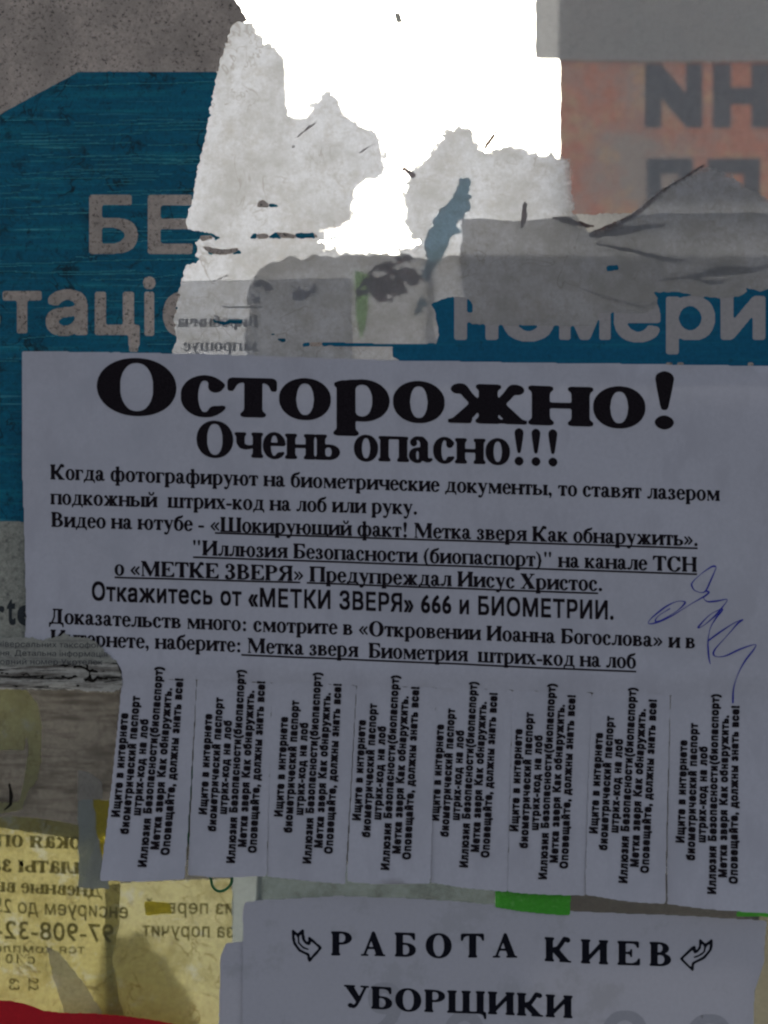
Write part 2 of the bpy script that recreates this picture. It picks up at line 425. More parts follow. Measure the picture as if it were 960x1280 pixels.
G['в'] = (.51, ring(.27, .128, .2, .128, .125, .028, ('x', .17)) + ring(.25, .36, .175, .11, .115, .028, ('x', .17)) + [rect(.12, .28, 0, .03), rect(.12, .26, .232, .262), rect(.12, .26, .44, .47)] + stem(.06, L))
G['г'] = (.41, stem(.05, L) + [rect(.05, .375, .438, .47), ('p', [(.39, .47), (.39, .31), (.37, .31), (.34, .40), (.27, .44), (.27, .47)])])
G['д'] = (.58, [st((.225, .46, .018), (.205, .2, .022), (.12, .02, .022)), rect(.355, .48, .01, .47), rect(.17, .53, .44, .47), rect(.03, .56, 0, .034), ('p', [(.03, .03), (.03, -.13), (.052, -.13), (.08, -.04), (.15, 0)]), ('p', [(.56, .03), (.56, -.13), (.538, -.13), (.51, -.04), (.44, 0)])])
G['ж'] = (.76, stem(.32, L) + arm(.35, .24, .09, .45) + arm(.41, .24, .67, .45) + [('p', [(.3, .27), (.22, .22), (.06, .02), (.2, .02), (.34, .22)]), ('p', [(.46, .27), (.54, .22), (.70, .02), (.56, .02), (.42, .22)]), slab(.01, .235, 0, True), slab(.525, .75, 0, True)])
G['з'] = (.42, ring(.17, .36, .185, .12, .125, .026, ('x', .15)) + ring(.18, .118, .2, .13, .135, .028, ('x', .15)) + [rect(.12, .19, .235, .258), st((.16, .47, .013), (.08, .43, .018), (.06, .40, .01)), st((.1, .375, .05)), st((.19, .005, .016), (.1, .01, .028), (.07, .04, .04)), st((.085, .07, .055))])
G['и'] = (.58, stem(.045, L) + stem(.41, L) + [('p', [(.165, .03), (.165, .14), (.415, .44), (.415, .33)])])
G['й'] = (.58, G['и'][1] + breve)
G['к'] = (.52, stem(.045, L) + arm(.15, .235, .43, .45) + [('p', [(.2, .27), (.28, .26), (.48, .02), (.33, .02), (.17, .22)]), slab(.28, .52, 0, True)])
G['л'] = (.54, stem(.36, L, top=None) + [rect(.19, .53, .438, .47), st((.235, .45, .018), (.225, .22, .024), (.18, .07, .028), (.12, .025, .03)), st((.07, .045, .05))])
G['м'] = (.69, stem(.50, L) + [rect(.085, .112, 0, .45), slab(.03, .17, 0, True), rect(.03, .1, .448, .47), ('p', [(.05, .47), (.2, .47), (.36, .16), (.31, 0)]), ('p', [(.31, 0), (.335, 0), (.55, .45), (.5, .47)])])
G['н'] = (.58, stem(.045, L) + stem(.41, L) + [rect(.15, .43, .222, .258)])
G['п'] = (.58, stem(.045, L, top=None) + stem(.41, L, top=None) + [rect(0, .58, .438, .47)])
G['р'] = (.545, ring(.275, .235, .235, .25, .125, .03, ('x', .16)) + stem(.06, L, -.2, XH, top='l'))
G['т'] = (.46, stem(.168, L, top=None) + [rect(.02, .44, .438, .47), ('p', [(.02, .47), (.02, .31), (.04, .31), (.07, .4), (.12, .44)]), ('p', [(.44, .47), (.44, .31), (.42, .31), (.39, .4), (.34, .44)])])
G['у'] = (.5, [('p', [(.04, .46), (.19, .46), (.33, .12), (.26, -.01)]), st((.42, .45, .016), (.27, .0, .022), (.21, -.14, .024), (.15, -.185, .028)), st((.10, -.15, .052)), slab(0, .24, XH, False), slab(.34, .5, XH, False)])
G['ф'] = (.74, ring(.225, .235, .19, .25, .12, .03, ('xl', .34)) + ring(.515, .235, .19, .25, .12, .03, ('x', .40)) + stem(.31, .12, -.2, .67, top='l'))
G['х'] = (.5, [('p', [(.03, .46), (.19, .46), (.47, .01), (.31, .01)]), st((.4, .455, .018), (.1, .015, .018)), slab(0, .23, XH, False), slab(.31, .48, XH, False), slab(.01, .19, 0, True), slab(.26, .5, 0, True)])
G['ч'] = (.55, stem(.38, L) + stem(.05, L, .27, XH, bot=None) + [st((.115, .28, .06), (.14, .225, .05), (.22, .19, .032), (.3, .19, .02), (.42, .225, .014))])
G['ш'] = (.81, stem(.045, L) + stem(.335, L) + stem(.625, L) + [rect(0, .79, 0, .034)])
G['щ'] = (.82, G['ш'][1] + [('p', [(.74, .034), (.82, .034), (.82, -.13), (.8, -.13), (.77, -.04), (.7, 0)])])
bowl = ring(.26, .138, .215, .138, .13, .03, ('x', .15)) + [rect(.12, .27, .246, .276), rect(.12, .27, 0, .03)]
G['ь'] = (.5, bowl + stem(.05, L))
G['ы'] = (.74, bowl + stem(.05, L) + stem(.56, L))
G['ю'] = (.77, ring(.535, .235, .205, .25, .12) + stem(.045, L) + [rect(.15, .35, .222, .258)])
G['я'] = (.54, ring(.27, .35, .205, .12, .12, .03, ('xl', .38)) + [rect(.26, .4, .235, .262), rect(.26, .4, .44, .47)] + stem(.37, L) + [('p', [(.2, .25), (.31, .25), (.19, .02), (.05, .02)]), slab(0, .215, 0, True)])
def tip(x, y, dx, dy): return ('p', [(x, y), (x, y + dy), (x - dx * .15, y + dy), (x - dx * .4, y + dy * .45), (x - dx, y + dy * .18), (x - dx, y)])
G['О'] = (.78, ring(.39, .33, .345, .35, .175, .026))
G['С'] = (.72, ring(.375, .33, .335, .35, .165, .028) + [cut(.42, .9, .17, .49), st((.45, .0, .025), (.56, .05, .025), (.66, .14, .01)), ('p', [(.62, .68), (.645, .68), (.645, .44), (.615, .44), (.57, .55), (.47, .62), (.47, .66), (.58, .64)])])
G['К'] = (.77, stem(.07, U, 0, CH) + arm(.2, .34, .66, .68, 1.35) + [('p', [(.26, .38), (.38, .37), (.68, .02), (.48, .02), (.22, .31)]), slab(.42, .76, 0, True)])
G['В'] = (.667, ring(.31, .178, .3, .178, .155, .03, ('x', .2)) + ring(.28, .505, .27, .165, .145, .03, ('x', .2)) + [rect(.15, .33, 0, .03), rect(.15, .31, .33, .362), rect(.15, .3, .64, .67)] + stem(.075, U, 0, CH))
G['Ш'] = (1.08, stem(.07, U, 0, CH) + stem(.465, U, 0, CH) + stem(.86, U, 0, CH) + [rect(.02, 1.05, 0, .036)])
G['Щ'] = (1.10, G['Ш'][1] + [('p', [(1.0, .036), (1.09, .036), (1.09, -.17), (1.065, -.17), (1.03, -.05), (.93, 0)])])
G['М'] = (.94, stem(.70, U, 0, CH) + [rect(.10, .132, 0, .65), slab(.03, .21, 0, True), rect(.03, .13, .648, .67), ('p', [(.06, .67), (.25, .67), (.50, .20), (.44, 0)]), ('p', [(.44, 0), (.47, 0), (.76, .65), (.70, .67)])])
G['И'] = (.78, stem(.07, U, 0, CH) + stem(.56, U, 0, CH) + [('p', [(.21, .06), (.21, .18), (.57, .61), (.57, .48)])])
G['Б'] = (.64, ring(.30, .19, .3, .19, .155, .03, ('x', .2)) + [rect(.15, .31, 0, .03), rect(.15, .31, .35, .38), rect(.03, .56, .635, .67), tip(.575, .67, .17, -.19)] + stem(.075, U, 0, CH))
G['Т'] = (.667, stem(.26, U, 0, CH, top=None) + [rect(.03, .64, .635, .67), tip(.645, .67, .16, -.19), tip(.025, .67, -.16, -.19)])
G['Н'] = (.78, stem(.07, U, 0, CH) + stem(.56, U, 0, CH) + [rect(.2, .6, .32, .357)])
G['Е'] = (.667, stem(.075, U, 0, CH) + [rect(.03, .59, .635, .67), rect(.03, .62, 0, .035), tip(.605, .67, .17, -.17), tip(.64, 0, .2, .19), rect(.2, .4, .325, .36), ('p', [(.42, .46), (.42, .22), (.4, .22), (.38, .30), (.3, .325), (.3, .36), (.38, .38), (.4, .46)])])
G['З'] = (.58, [(k, [tuple((a * 1.36 if i == 0 else a * 1.425 if i == 1 else a * 1.25) for i, a in enumerate(q)) for q in d] if k != 'r' else (d[0] * 1.36, d[1] * 1.425, d[2] * 1.36, d[3] * 1.425, d[4] * 1.22, .03, (d[6][0], d[6][1] * 1.36))) for k, d in G['з'][1]])
G['Р'] = (.62, ring(.30, .495, .29, .175, .15, .03, ('x', .2)) + [rect(.15, .31, .32, .35), rect(.15, .31, .64, .67)] + stem(.075, U, 0, CH))
G['Я'] = (.74, ring(.37, .50, .29, .17, .155, .03, ('xl', .5)) + [rect(.36, .55, .33, .36), rect(.36, .55, .64, .67)] + stem(.50, U, 0, CH) + [('p', [(.28, .35), (.42, .35), (.24, .02), (.05, .02)]), slab(0, .27, 0, True)])
G['П'] = (.78, stem(.07, U, 0, CH, top=None) + stem(.56, U, 0, CH, top=None) + [rect(.02, .76, .632, .67)])
G['Х'] = (.72, [('p', [(.05, .65), (.26, .65), (.67, .02), (.45, .02)]), st((.58, .65, .02), (.13, .02, .02)), slab(.01, .32, CH, False), slab(.45, .69, CH, False), slab(.01, .26, 0, True), slab(.37, .72, 0, True)])
G['Д'] = (.75, [st((.28, .65, .022), (.27, .3, .026), (.16, .03, .026)), rect(.46, .61, .01, .67), rect(.2, .67, .635, .67), rect(.03, .72, 0, .04), ('p', [(.03, .036), (.03, -.17), (.055, -.17), (.09, -.05), (.2, 0)]), ('p', [(.72, .036), (.72, -.17), (.695, -.17), (.66, -.05), (.55, 0)])])
G['У'] = (.70, [('p', [(.05, .65), (.25, .65), (.46, .25), (.37, .14)]), st((.6, .65, .02), (.40, .20, .028), (.33, .07, .03), (.26, .015, .035)), st((.18, .055, .062)), slab(.0, .31, CH, False), slab(.46, .70, CH, False)])
G['А'] = (.72, [('p', [(.34, .69), (.39, .69), (.64, .02), (.46, .02), (.29, .52)]), st((.335, .6, .016), (.12, .02, .02)), rect(.2, .48, .2, .236), slab(.01, .24, 0, True), slab(.39, .71, 0, True)])
G['!'] = (.333, [st((.165, .62, .072), (.165, .52, .06), (.165, .24, .018)), st((.165, .06, .074))])
G['.'] = (.25, [st((.125, .06, .07))])
G[':'] = (.333, [st((.165, .06, .068)), st((.165, .38, .068))])
G[','] = (.25, [st((.115, .055, .068)), st((.165, .04, .02), (.15, -.06, .016), (.08, -.13, .008))])
G['-'] = (.333, [rect(.03, .30, .17, .25)])
G['"'] = (.50, [st((.14, .64, .05), (.14, .46, .016)), st((.36, .64, .05), (.36, .46, .016))])
G['('] = (.333, [st((.30, .69, .008), (.16, .52, .035), (.11, .26, .055), (.16, 0, .035), (.30, -.17, .008))])
G[')'] = (.333, [st((.03, .69, .008), (.17, .52, .035), (.22, .26, .055), (.17, 0, .035), (.03, -.17, .008))])
G['«'] = (.5, [st((.24, .40, .028), (.08, .235, .034), (.24, .07, .028)), st((.43, .40, .028), (.27, .235, .034), (.43, .07, .028))])
G['»'] = (.5, [st((.07, .40, .028), (.23, .235, .034), (.07, .07, .028)), st((.26, .40, .028), (.42, .235, .034), (.26, .07, .028))])
G[' '] = (.25, [])
RES = 150
_gc = {}
def glyph(ch):
    """a letter as (advance, verts, triangles, mask) in em units"""
    if ch in _gc: return _gc[ch]
    w, shapes = G[ch]
    x0, y0 = -.08, -.27; W = int((w + .16) * RES); H = int(1.1 * RES)
    r, c = np.mgrid[0:H, 0:W]; X = x0 + c / RES; Y = y0 + r / RES
    m = np.zeros(X.shape, bool)
    for k, d in shapes:
        if k == 'p': m |= pip(X, Y, d)
        elif k == '-': m &= ~pip(X, Y, d)
        elif k == 's': m |= chain(X, Y, d)
        else:
            cx, cy, rx, ry, t_, h, clip = d
            o = (np.abs((X - cx) / rx) ** 2.15 + np.abs((Y - cy) / ry) ** 2.15) <= 1
            i = (np.abs((X - cx) / (rx - t_)) ** 2.1 + np.abs((Y - cy) / (ry - h)) ** 2.1) <= 1
            q = o & ~i
            if clip: q &= (X > clip[1]) if clip[0] == 'x' else (X < clip[1])
            m |= q
    V, F = fill(blur(m.astype(float), 9) + .285, .22) if m.any() else ([], [])
    _gc[ch] = (w, [(a / RES + x0, b / RES + y0) for a, b in V], F); return _gc[ch]

def serif_line(text, track=0.0):
    V, F, x = [], [], 0
    for ch in text:
        w, v, f = glyph(ch); o = len(V)
        V += [(a + x, b) for a, b in v]; F += [tuple(i + o for i in q) for q in f]; x += w + track
    return V, F

_sc = {}
def type_edges(text):
    """outlines of a text in the built-in typeface as directed edges"""
    cu = bpy.data.curves.new('type', 'FONT'); cu.body = text; cu.size = 1; cu.resolution_u = 4; cu.fill_mode = 'NONE'
    ob = bpy.data.objects.new('type', cu); sc.collection.objects.link(ob); bpy.context.view_layer.update()
    ev = ob.evaluated_get(bpy.context.evaluated_depsgraph_get()); me = ev.to_mesh()
    V = [(v.co.x, v.co.y) for v in me.vertices]; E = [tuple(e.vertices) for e in me.edges]
    ev.to_mesh_clear(); bpy.data.objects.remove(ob); bpy.data.curves.remove(cu)
    nb = {}
    for a, b in E: nb.setdefault(a, []).append(b); nb.setdefault(b, []).append(a)
    done, loops = set(), []
    for a in sorted(nb):
        if a in done: continue
        loop = [a]; done.add(a); nx = [q for q in nb[a] if q == a + 1] or nb[a]; c_ = nx[0]
        while c_ not in done:
            loop.append(c_); done.add(c_); k = [q for q in nb[c_] if q not in done]
            if not k: break
            c_ = k[0]
        loops.append([V[q] for q in loop])
    return V, loops
_bar = None
def sans_glyph(ch, bold):
    """a plain letter thickened by bold em: (advance, verts, triangles)"""
    global _bar
    if (ch, bold) in _sc: return _sc[ch, bold]
    if _bar is None: _bar = max(v[0] for v in type_edges('l')[0])
    adv = max(v[0] for v in type_edges(ch + 'l')[0]) - _bar + bold * 1.6
    if ch == ' ': _sc[ch, bold] = (adv, [], []); return _sc[ch, bold]
    V, loops = type_edges(ch)
    x0, y0 = -.1, -.3; W = int((adv + .25) * RES); H = int(1.25 * RES)
    rr, cc = np.mgrid[0:H, 0:W]; X = x0 + cc / RES; Y = y0 + rr / RES; wn = np.zeros(X.shape, int)
    for lp in loops:
        for k in range(len(lp)):
            (x1, y1), (x2, y2) = lp[k], lp[(k + 1) % len(lp)]
            if y1 == y2: continue
            hit = ((y1 > Y) != (y2 > Y)) & (X < (x2 - x1) * (Y - y1) / (y2 - y1) + x1)
            wn += hit * (1 if y2 > y1 else -1)
    m = wn != 0; b = m.copy(); n = int(round(bold * RES))
    for dy in range(-n, n + 1):
        for dx in range(-n, n + 1): b |= np.roll(np.roll(m, dy, 0), dx, 1)
    v, f = fill(blur(b.astype(float), 3), .22)
    _sc[ch, bold] = (adv, [(a / RES + x0, c / RES + y0) for a, c in v], f); return _sc[ch, bold]
def sans_line(text, bold=.02):
    V, F, x = [], [], 0
    for ch in text:
        w, v, f = sans_glyph(ch, bold); o = len(V)
        V += [(a + x, b) for a, b in v]; F += [tuple(i + o for i in q) for q in f]; x += w
    return V, F

def place_line(VF, p0, p1, em, up=(0, -1)):
    """map a line of type so its ink runs from p0 to p1 along the baseline; em in wall pixels; up = direction of letter tops"""
    V, F = VF; xs = [v[0] for v in V]; a, b = min(xs), max(xs)
    dx, dy = (p1[0] - p0[0]) / (b - a), (p1[1] - p0[1]) / (b - a)
    return [(p0[0] + (x - a) * dx + y * em * up[0], p0[1] + (x - a) * dy + y * em * up[1]) for x, y in V], F

def refine(V, F, maxlen):
    """split long triangles so that print follows a wrinkled sheet"""
    bm = bmesh.new(); vs = [bm.verts.new((x, y, 0)) for x, y in V]
    for f in F:
        try: bm.faces.new([vs[i] for i in f])
        except ValueError: pass
    bmesh.ops.triangulate(bm, faces=bm.faces[:])
    for _ in range(5):
        es = [e for e in bm.edges if e.calc_length() > maxlen]
        if not es: break
        bmesh.ops.subdivide_edges(bm, edges=es, cuts=1); bmesh.ops.triangulate(bm, faces=[f for f in bm.faces if len(f.verts) > 3])
    bm.verts.index_update()
    out = [(v.co.x, v.co.y) for v in bm.verts], [tuple(v.index for v in f.verts) for f in bm.faces]; bm.free(); return out

def print_on(name, VF, depth, mat, parent, height=flat0, lift=.00007, ref=9):
    V2, F = refine(*VF, ref) if ref else VF
    V = []
    for x, y in V2:
        X, Z = px(x, y, max(depth, 0)); V.append((X, depth + height(x, y) - lift, Z))
    return mesh_obj(name, V, facing(V, F), mat, parent, smooth=bool(ref))

def bar(x0, y0, x1, y1, w):   # underline
    n = max(2, int(abs(x1 - x0) / 8)); V, F = [], []
    for i in range(n + 1):
        t_ = i / n; x = x0 + (x1 - x0) * t_; y = y0 + (y1 - y0) * t_; V += [(x, y - w / 2), (x, y + w / 2)]
    for i in range(n): F.append((2 * i, 2 * i + 1, 2 * i + 3, 2 * i + 2))
    return V, F

def tri_mask(V, F):
    m = np.zeros(GXX.shape, bool)
    for f in F:
        for k in range(1, len(f) - 1):
            p = [V[f[0]], V[f[k]], V[f[k + 1]]]
            c0 = int(min(q[0] for q in p) - GX0) - 1; c1 = int(max(q[0] for q in p) - GX0) + 3
            r0 = int(min(q[1] for q in p) - GY0) - 1; r1 = int(max(q[1] for q in p) - GY0) + 3
            c0, r0 = max(c0, 0), max(r0, 0)
            if c1 <= c0 or r1 <= r0: continue
            X = GXX[r0:r1, c0:c1]; Y = GYY[r0:r1, c0:c1]
            (x1, y1), (x2, y2), (x3, y3) = p
            if abs((x2 - x1) * (y3 - y1) - (y2 - y1) * (x3 - x1)) < .05: continue
            d1 = (x2 - x1) * (Y - y1) - (y2 - y1) * (X - x1); d2 = (x3 - x2) * (Y - y2) - (y3 - y2) * (X - x2); d3 = (x1 - x3) * (Y - y3) - (y1 - y3) * (X - x3)
            m[r0:r1, c0:c1] |= ((d1 >= -.01) & (d2 >= -.01) & (d3 >= -.01)) | ((d1 <= .01) & (d2 <= .01) & (d3 <= .01))
    return m
def letter_in(ch, x0, y0, x1, y1, bold=.02, ybase=None):
    V, F = sans_line(ch, bold); xs = [v[0] for v in V]; ys = [v[1] for v in V]
    a, b, c, d = min(xs), max(xs), min(ys), max(ys)
    return [(x0 + (x - a) / (b - a) * (x1 - x0), y1 - (y - c) / (d - c) * (y1 - y0)) for x, y in V], F

# ------------------------------------------------------------------ the big torn poster
poster = empty('torn_poster', 300, 240)
props(poster, 'scratched blue and grey poster with pale letters, ripped down to white paper fibre', 'poster')
left = [(-80, -80), (298, -80), (295, 0), (300, 12), (309, 27), (296, 29), (289, 36), (283, 58), (275, 78), (272, 91), (269, 110), (265, 135), (258, 170), (250, 205),
        (243, 240), (241, 256), (235, 270), (234, 284), (243, 291), (262, 292), (272, 297), (284, 300), (243, 302), (248, 316), (243, 322), (252, 326), (235, 332), (229, 342), (226, 352), (224, 378), (217, 398), (223, 424), (215, 446), (215, 800), (150, 850), (-80, 850)]
islands = [[(378, 429), (400, 428.5), (470, 430), (543, 430), (545, 433), (470, 433.5), (400, 433), (379, 434)],[(321, 260), (324, 252), (330, 251), (334, 255), (345, 256), (349, 260)],
           [(311, 299), (317, 293), (333, 293), (337, 296), (346, 291), (356, 291), (368, 294), (376, 292), (393, 292), (399, 299)],
           [(252, 308), (264, 310), (280, 313), (298, 310), (303, 318), (280, 320), (262, 319)],
           [(412, 298), (421, 297), (423, 300), (410, 300)], [(346, 424), (358, 423), (357, 429), (352, 428)],
           [(266, 398), (270, 402), (283, 403), (285, 400), (304, 400), (303, 405), (290, 405), (280, 407), (268, 404)],
           [(757, 333), (771, 332), (773, 338), (758, 340)], [(333, 418), (355, 418), (355, 419.5), (333, 419.5)]]
right = [(490, 434.5), (543, 434), (549, 420), (545, 400), (543, 388), (538, 381), (560, 372), (570, 371), (583, 373), (591, 381), (590, 391), (588, 406), (640, 407), (690, 407.5), (735, 408), (745, 406), (747, 391), (770, 391), (790, 392), (808, 391), (819, 384), (821, 373), (815, 366), (850, 366), (870, 371), (898, 374), (925, 371), (932, 365), (930, 360), (938, 363), (950, 365), (960, 361), (1040, 358), (1040, 480), (500, 480), (498, 450), (490, 446)]
printm = mask([left], warp=1.2, scale=10, seed=3, warp2=4.2) | mask(islands, warp=.7, scale=8, seed=5, warp2=1.0)
printr = mask([right], warp=.8, scale=12, seed=8, warp2=.9) | mask(islands[:1] + islands[7:8], warp=.6, seed=5)
printm &= ~printr
bluez = mask([[(-80, 190), (0, 145), (98, 92), (130, 91), (600, 92), (600, 480), (260, 480), (260, 657), (-80, 650)]], warp=.4, seed=2)
LT = []
for ch, a in (('Б', (113, 245, 173, 318)), ('Е', (186, 245, 241, 318)), ('З', (251, 244, 306, 319)), ('К', (322, 245, 384, 318)), ('О', (392, 244, 455, 319)),
              ('ь', (-44, 366, 1, 418)), ('т', (5, 365, 53, 417)), ('а', (59, 363, 110, 420)), ('ц', (120, 366, 175, 433)), ('і', (180, 347, 195, 420)), ('є', (205, 366, 252, 421)),
              ('н', (568, 371, 622, 425)), ('о', (628, 370, 692, 427)), ('м', (699, 371, 762, 425)), ('е', (767, 370, 824, 428)), ('р', (832, 371, 892, 443)), ('и', (900, 371, 955, 425))):
    LT.append(tri_mask(*letter_in(ch, *a, bold=.028)))
tops_l = [mask([[(a, b), (c, b), (c, d), (a, d)]]) for a, b, c, d in ((832, 454, 840, 463), (846, 454, 854, 463), (934, 454, 941, 465), (163, 433, 174, 441), (388, 429, 403, 434))]
tops = np.any(tops_l, axis=0)
letters = tops.copy()
for q in LT: letters |= q
def hposter(x, y): return -.00006 * (1 + math.sin(x * .05 + math.sin(y * .03)))
sheet('blue_panel', printm & bluez & ~letters, -.0008, M_blue, poster, hposter, 24)
sheet('blue_panel', printr & ~letters, -.0008, M_blue2, poster, hposter, 24)
o = sheet('grey_panel', printm & ~bluez & (GYY < 300), -.0008, M_grey, poster, hposter, 24)
o = sheet('grimy_margin', printm & ~bluez & (GYY > 300), -.0008, M_dirty, poster, hposter, 24); o['label'] = 'grey speckled lower margin of the poster'
for q in LT:
    k = q & ((printm & bluez) | printr)
    if k.sum() > 12: sheet('printed_letter', k, -.0008, M_grey if k[:, :540 - GX0].any() else None, poster, hposter, 0, soft=3)
for q in tops_l:
    k = q & ((printm & bluez) | printr)
    if k.any(): sheet('printed_letter', k, -.0008, M_grey, poster, hposter, 0)
M_greyr = paper('pale_print_film', (.46, .42, .40), .10, (.3, .3, .3), mottle=.1, bump=.2, gloss=.0,
                layers=((speck(1.0, .66, .72, 2), (.18, .08, .06), (.06, .05, .05)),))
for o in [c for c in poster.children if c.name.startswith('printed_letter') and not c.data.materials or (c.data.materials and c.data.materials[0] is None)]:
    o.data.materials.clear(); o.data.materials.append(M_greyr)
M_dark = ink('charcoal_print', (.03, .033, .035))
for ch, a in (('r', (-6, 757, 7, 781)), ('t', (10, 749, 21, 781)), ('e', (23, 756, 47, 782))):
    print_on('printed_letter', letter_in(ch, *a, bold=.03), -.0008, M_dark, poster, hposter, .00008)

# scratches dragged across the ink
M_scratch = paper('scratched_ink', (.08, .32, .36), .3, (.12, .50, .55), mottle=.4, gloss=0)
sl = [[(0, 331), (60, 330), (130, 327), (240, 325)], [(60, 110), (150, 107), (268, 104)], [(30, 173), (110, 171), (180, 168)], [(95, 159), (170, 157), (262, 154)], [(170, 164), (262, 163)],
      [(20, 181), (120, 181), (165, 180)], [(60, 198), (150, 196), (250, 196)], [(115, 201), (170, 200), (242, 203)], [(30, 219), (90, 215), (165, 213)], [(70, 216), (150, 213)], [(0, 262), (60, 259), (100, 256)],
      [(135, 241), (240, 239)], [(130, 258), (200, 257)], [(130, 291), (215, 290)], [(115, 350), (180, 350), (222, 344)], [(0, 340), (60, 342), (170, 339)], [(30, 424), (100, 418)], [(130, 376), (200, 379)], [(185, 431), (214, 431)],
      [(0, 452), (25, 452)], [(120, 207), (230, 205)], [(60, 225), (200, 222)], [(0, 270), (110, 268)]]
sc_l = [[(x, y, .6 if 0 < i < len(q) - 1 else .5) for i, (x, y) in enumerate(q)] for q in sl]
for _ in range(34):
    x, y, w = random.uniform(-10, 230), random.triangular(110, 440, 200), random.uniform(20, 90); sc_l.append([(x, y, .42), (x + w / 2, y - w * .012, .52), (x + w, y - w * .02, .42)])
scm = mask(strokes=sc_l, warp=1.0, scale=30, seed=4) & printm & bluez & ~letters
sc_o = sheet('scratch_marks', scm, -.00092, M_scratch, poster, hposter, 0, tol=.12, soft=0); sc_o['kind'] = 'stuff'
# the fibre left behind
fib = [[(305, 28), (318, 30), (328, 33), (331, 60), (345, 54), (356, 60), (362, 78), (361, 120), (362, 146), (374, 147), (384, 132), (398, 117), (412, 109), (424, 113), (434, 124), (430, 142),
        (440, 150), (444, 139), (451, 139), (447, 160), (460, 162), (472, 152), (478, 168), (484, 190), (490, 215), (478, 228), (455, 236), (444, 247), (450, 262), (446, 280), (428, 290),
        (450, 296), (470, 302), (492, 300), (497, 270), (494, 240), (497, 215), (506, 205), (520, 204), (536, 188), (545, 165), (560, 158), (583, 152), (599, 160), (597, 176), (606, 190), (618, 186), (632, 172),
        (650, 180), (672, 190), (690, 186), (714, 200), (716, 268), (738, 290), (770, 282), (800, 258), (840, 230), (876, 208), (900, 212), (960, 250), (1045, 280), (1045, 480), (205, 480), (205, 380), (225, 300), (222, 200), (238, 150), (250, 90), (260, 34)]]
fm = mask(fib, warp=5, scale=16, seed=11, warp2=4)
holes = mask([[(447, 241), (468, 232), (488, 220), (490, 200), (505, 202), (500, 240), (502, 296), (524, 300), (528, 308), (470, 311), (420, 307), (392, 303), (432, 297), (447, 286), (452, 262)]], warp=2.5, scale=9, seed=4, warp2=1.5)
fm &= ~holes
def thick_fn(m, soft=33):
    b = blur(m.astype(float), soft)
    return lambda x, y: b[int(min(max(y - GY0, 0), b.shape[0] - 1)), int(min(max(x - GX0, 0), b.shape[1] - 1))]
solid = (fm | printm | printr)
def hfib(x, y): return -.00002 * (1 + noise.noise(Vector((x * .03, y * .03, 2))))
tf = thick_fn(solid)
lump = vnoise(46, 77, octaves=3)
def tfib(x, y):
    a = tf(x, y); n_ = lump[int(min(max(y - GY0, 0), lump.shape[0] - 1)), int(min(max(x - GX0, 0), lump.shape[1] - 1))]
    if x < 240 + max(0, 300 - y) * .28: a = 1
    g_ = 1 - .46 * math.exp(-((x - 450) / 90) ** 2 - ((y - 304) / 18) ** 2)
    return max(0, min(1, (a - .38) * 1.35)) * (1.10 + .5 * n_) * g_
fibre_o = sheet('paper_fibre', fm | printm | printr, -.00072, M_fibre, poster, hfib, 6, tol=.35, thick=tfib)
fibre_o['label'] = 'white torn paper fibre letting daylight through'
# dirty creases in the fibre
M_crease = paper('grimy_crease', (.17, .14, .135), .35, (.18, .11, .09), mottle=.5, bump=.5, gloss=0, thick=True)
def strokes_to_mask(lines, warp=1.6, seed=21): return mask(strokes=lines, warp=warp, scale=9, seed=seed, warp2=1.4)
creases = [[(738, 293, 1.5), (760, 285, 3), (790, 272, 2.5), (830, 238, 1.5), (878, 208, 1.3)], [(738, 296, 1.5), (770, 290, 5), (800, 285, 3), (830, 282, 1.5)],
           [(745, 306, 1), (790, 314, 2), (830, 325, 2.2), (862, 327, 1.2)], [(820, 352, .8), (870, 345, 2), (900, 340, 5), (940, 338, 2.5), (962, 333, 2)], [(860, 348, 1), (890, 354, 2), (905, 352, 1)],
           [(655, 255, 1.5), (655, 270, 3), (652, 284, 1.5)], [(690, 272, 1.2), (710, 277, 3), (730, 282, 2.5), (742, 284, 1)], [(715, 350, .8), (730, 362, 1), (755, 373, 1.2), (800, 385, 1.5), (820, 380, 1)],
           [(445, 195, .6), (458, 186, 1), (470, 178, .8)], [(372, 172, 1.2), (383, 162, 1.4), (395, 155, .8)], [(355, 190, 1.2), (368, 184, 1)], [(437, 172, .6), (442, 158, 1.2), (448, 143, 1)],
           [(280, 165, 1), (283, 180, .8)], [(505, 212, 2), (517, 220, 2.5)], [(606, 188, 1.5), (612, 176, 2), (620, 165, 1)], [(240, 352, .6), (265, 353, 1), (285, 345, 1), (300, 340, .6)]]
creases = [[(x, y, r_ * 1.3 if max(c[2] for c in q) > 1.6 else r_ * .8) for x, y, r_ in q] for q in creases]
sheet('dirty_crease', strokes_to_mask(creases), -.00064, M_crease, poster, thick=lambda x, y: .62, grid=5)['kind'] = 'stuff'

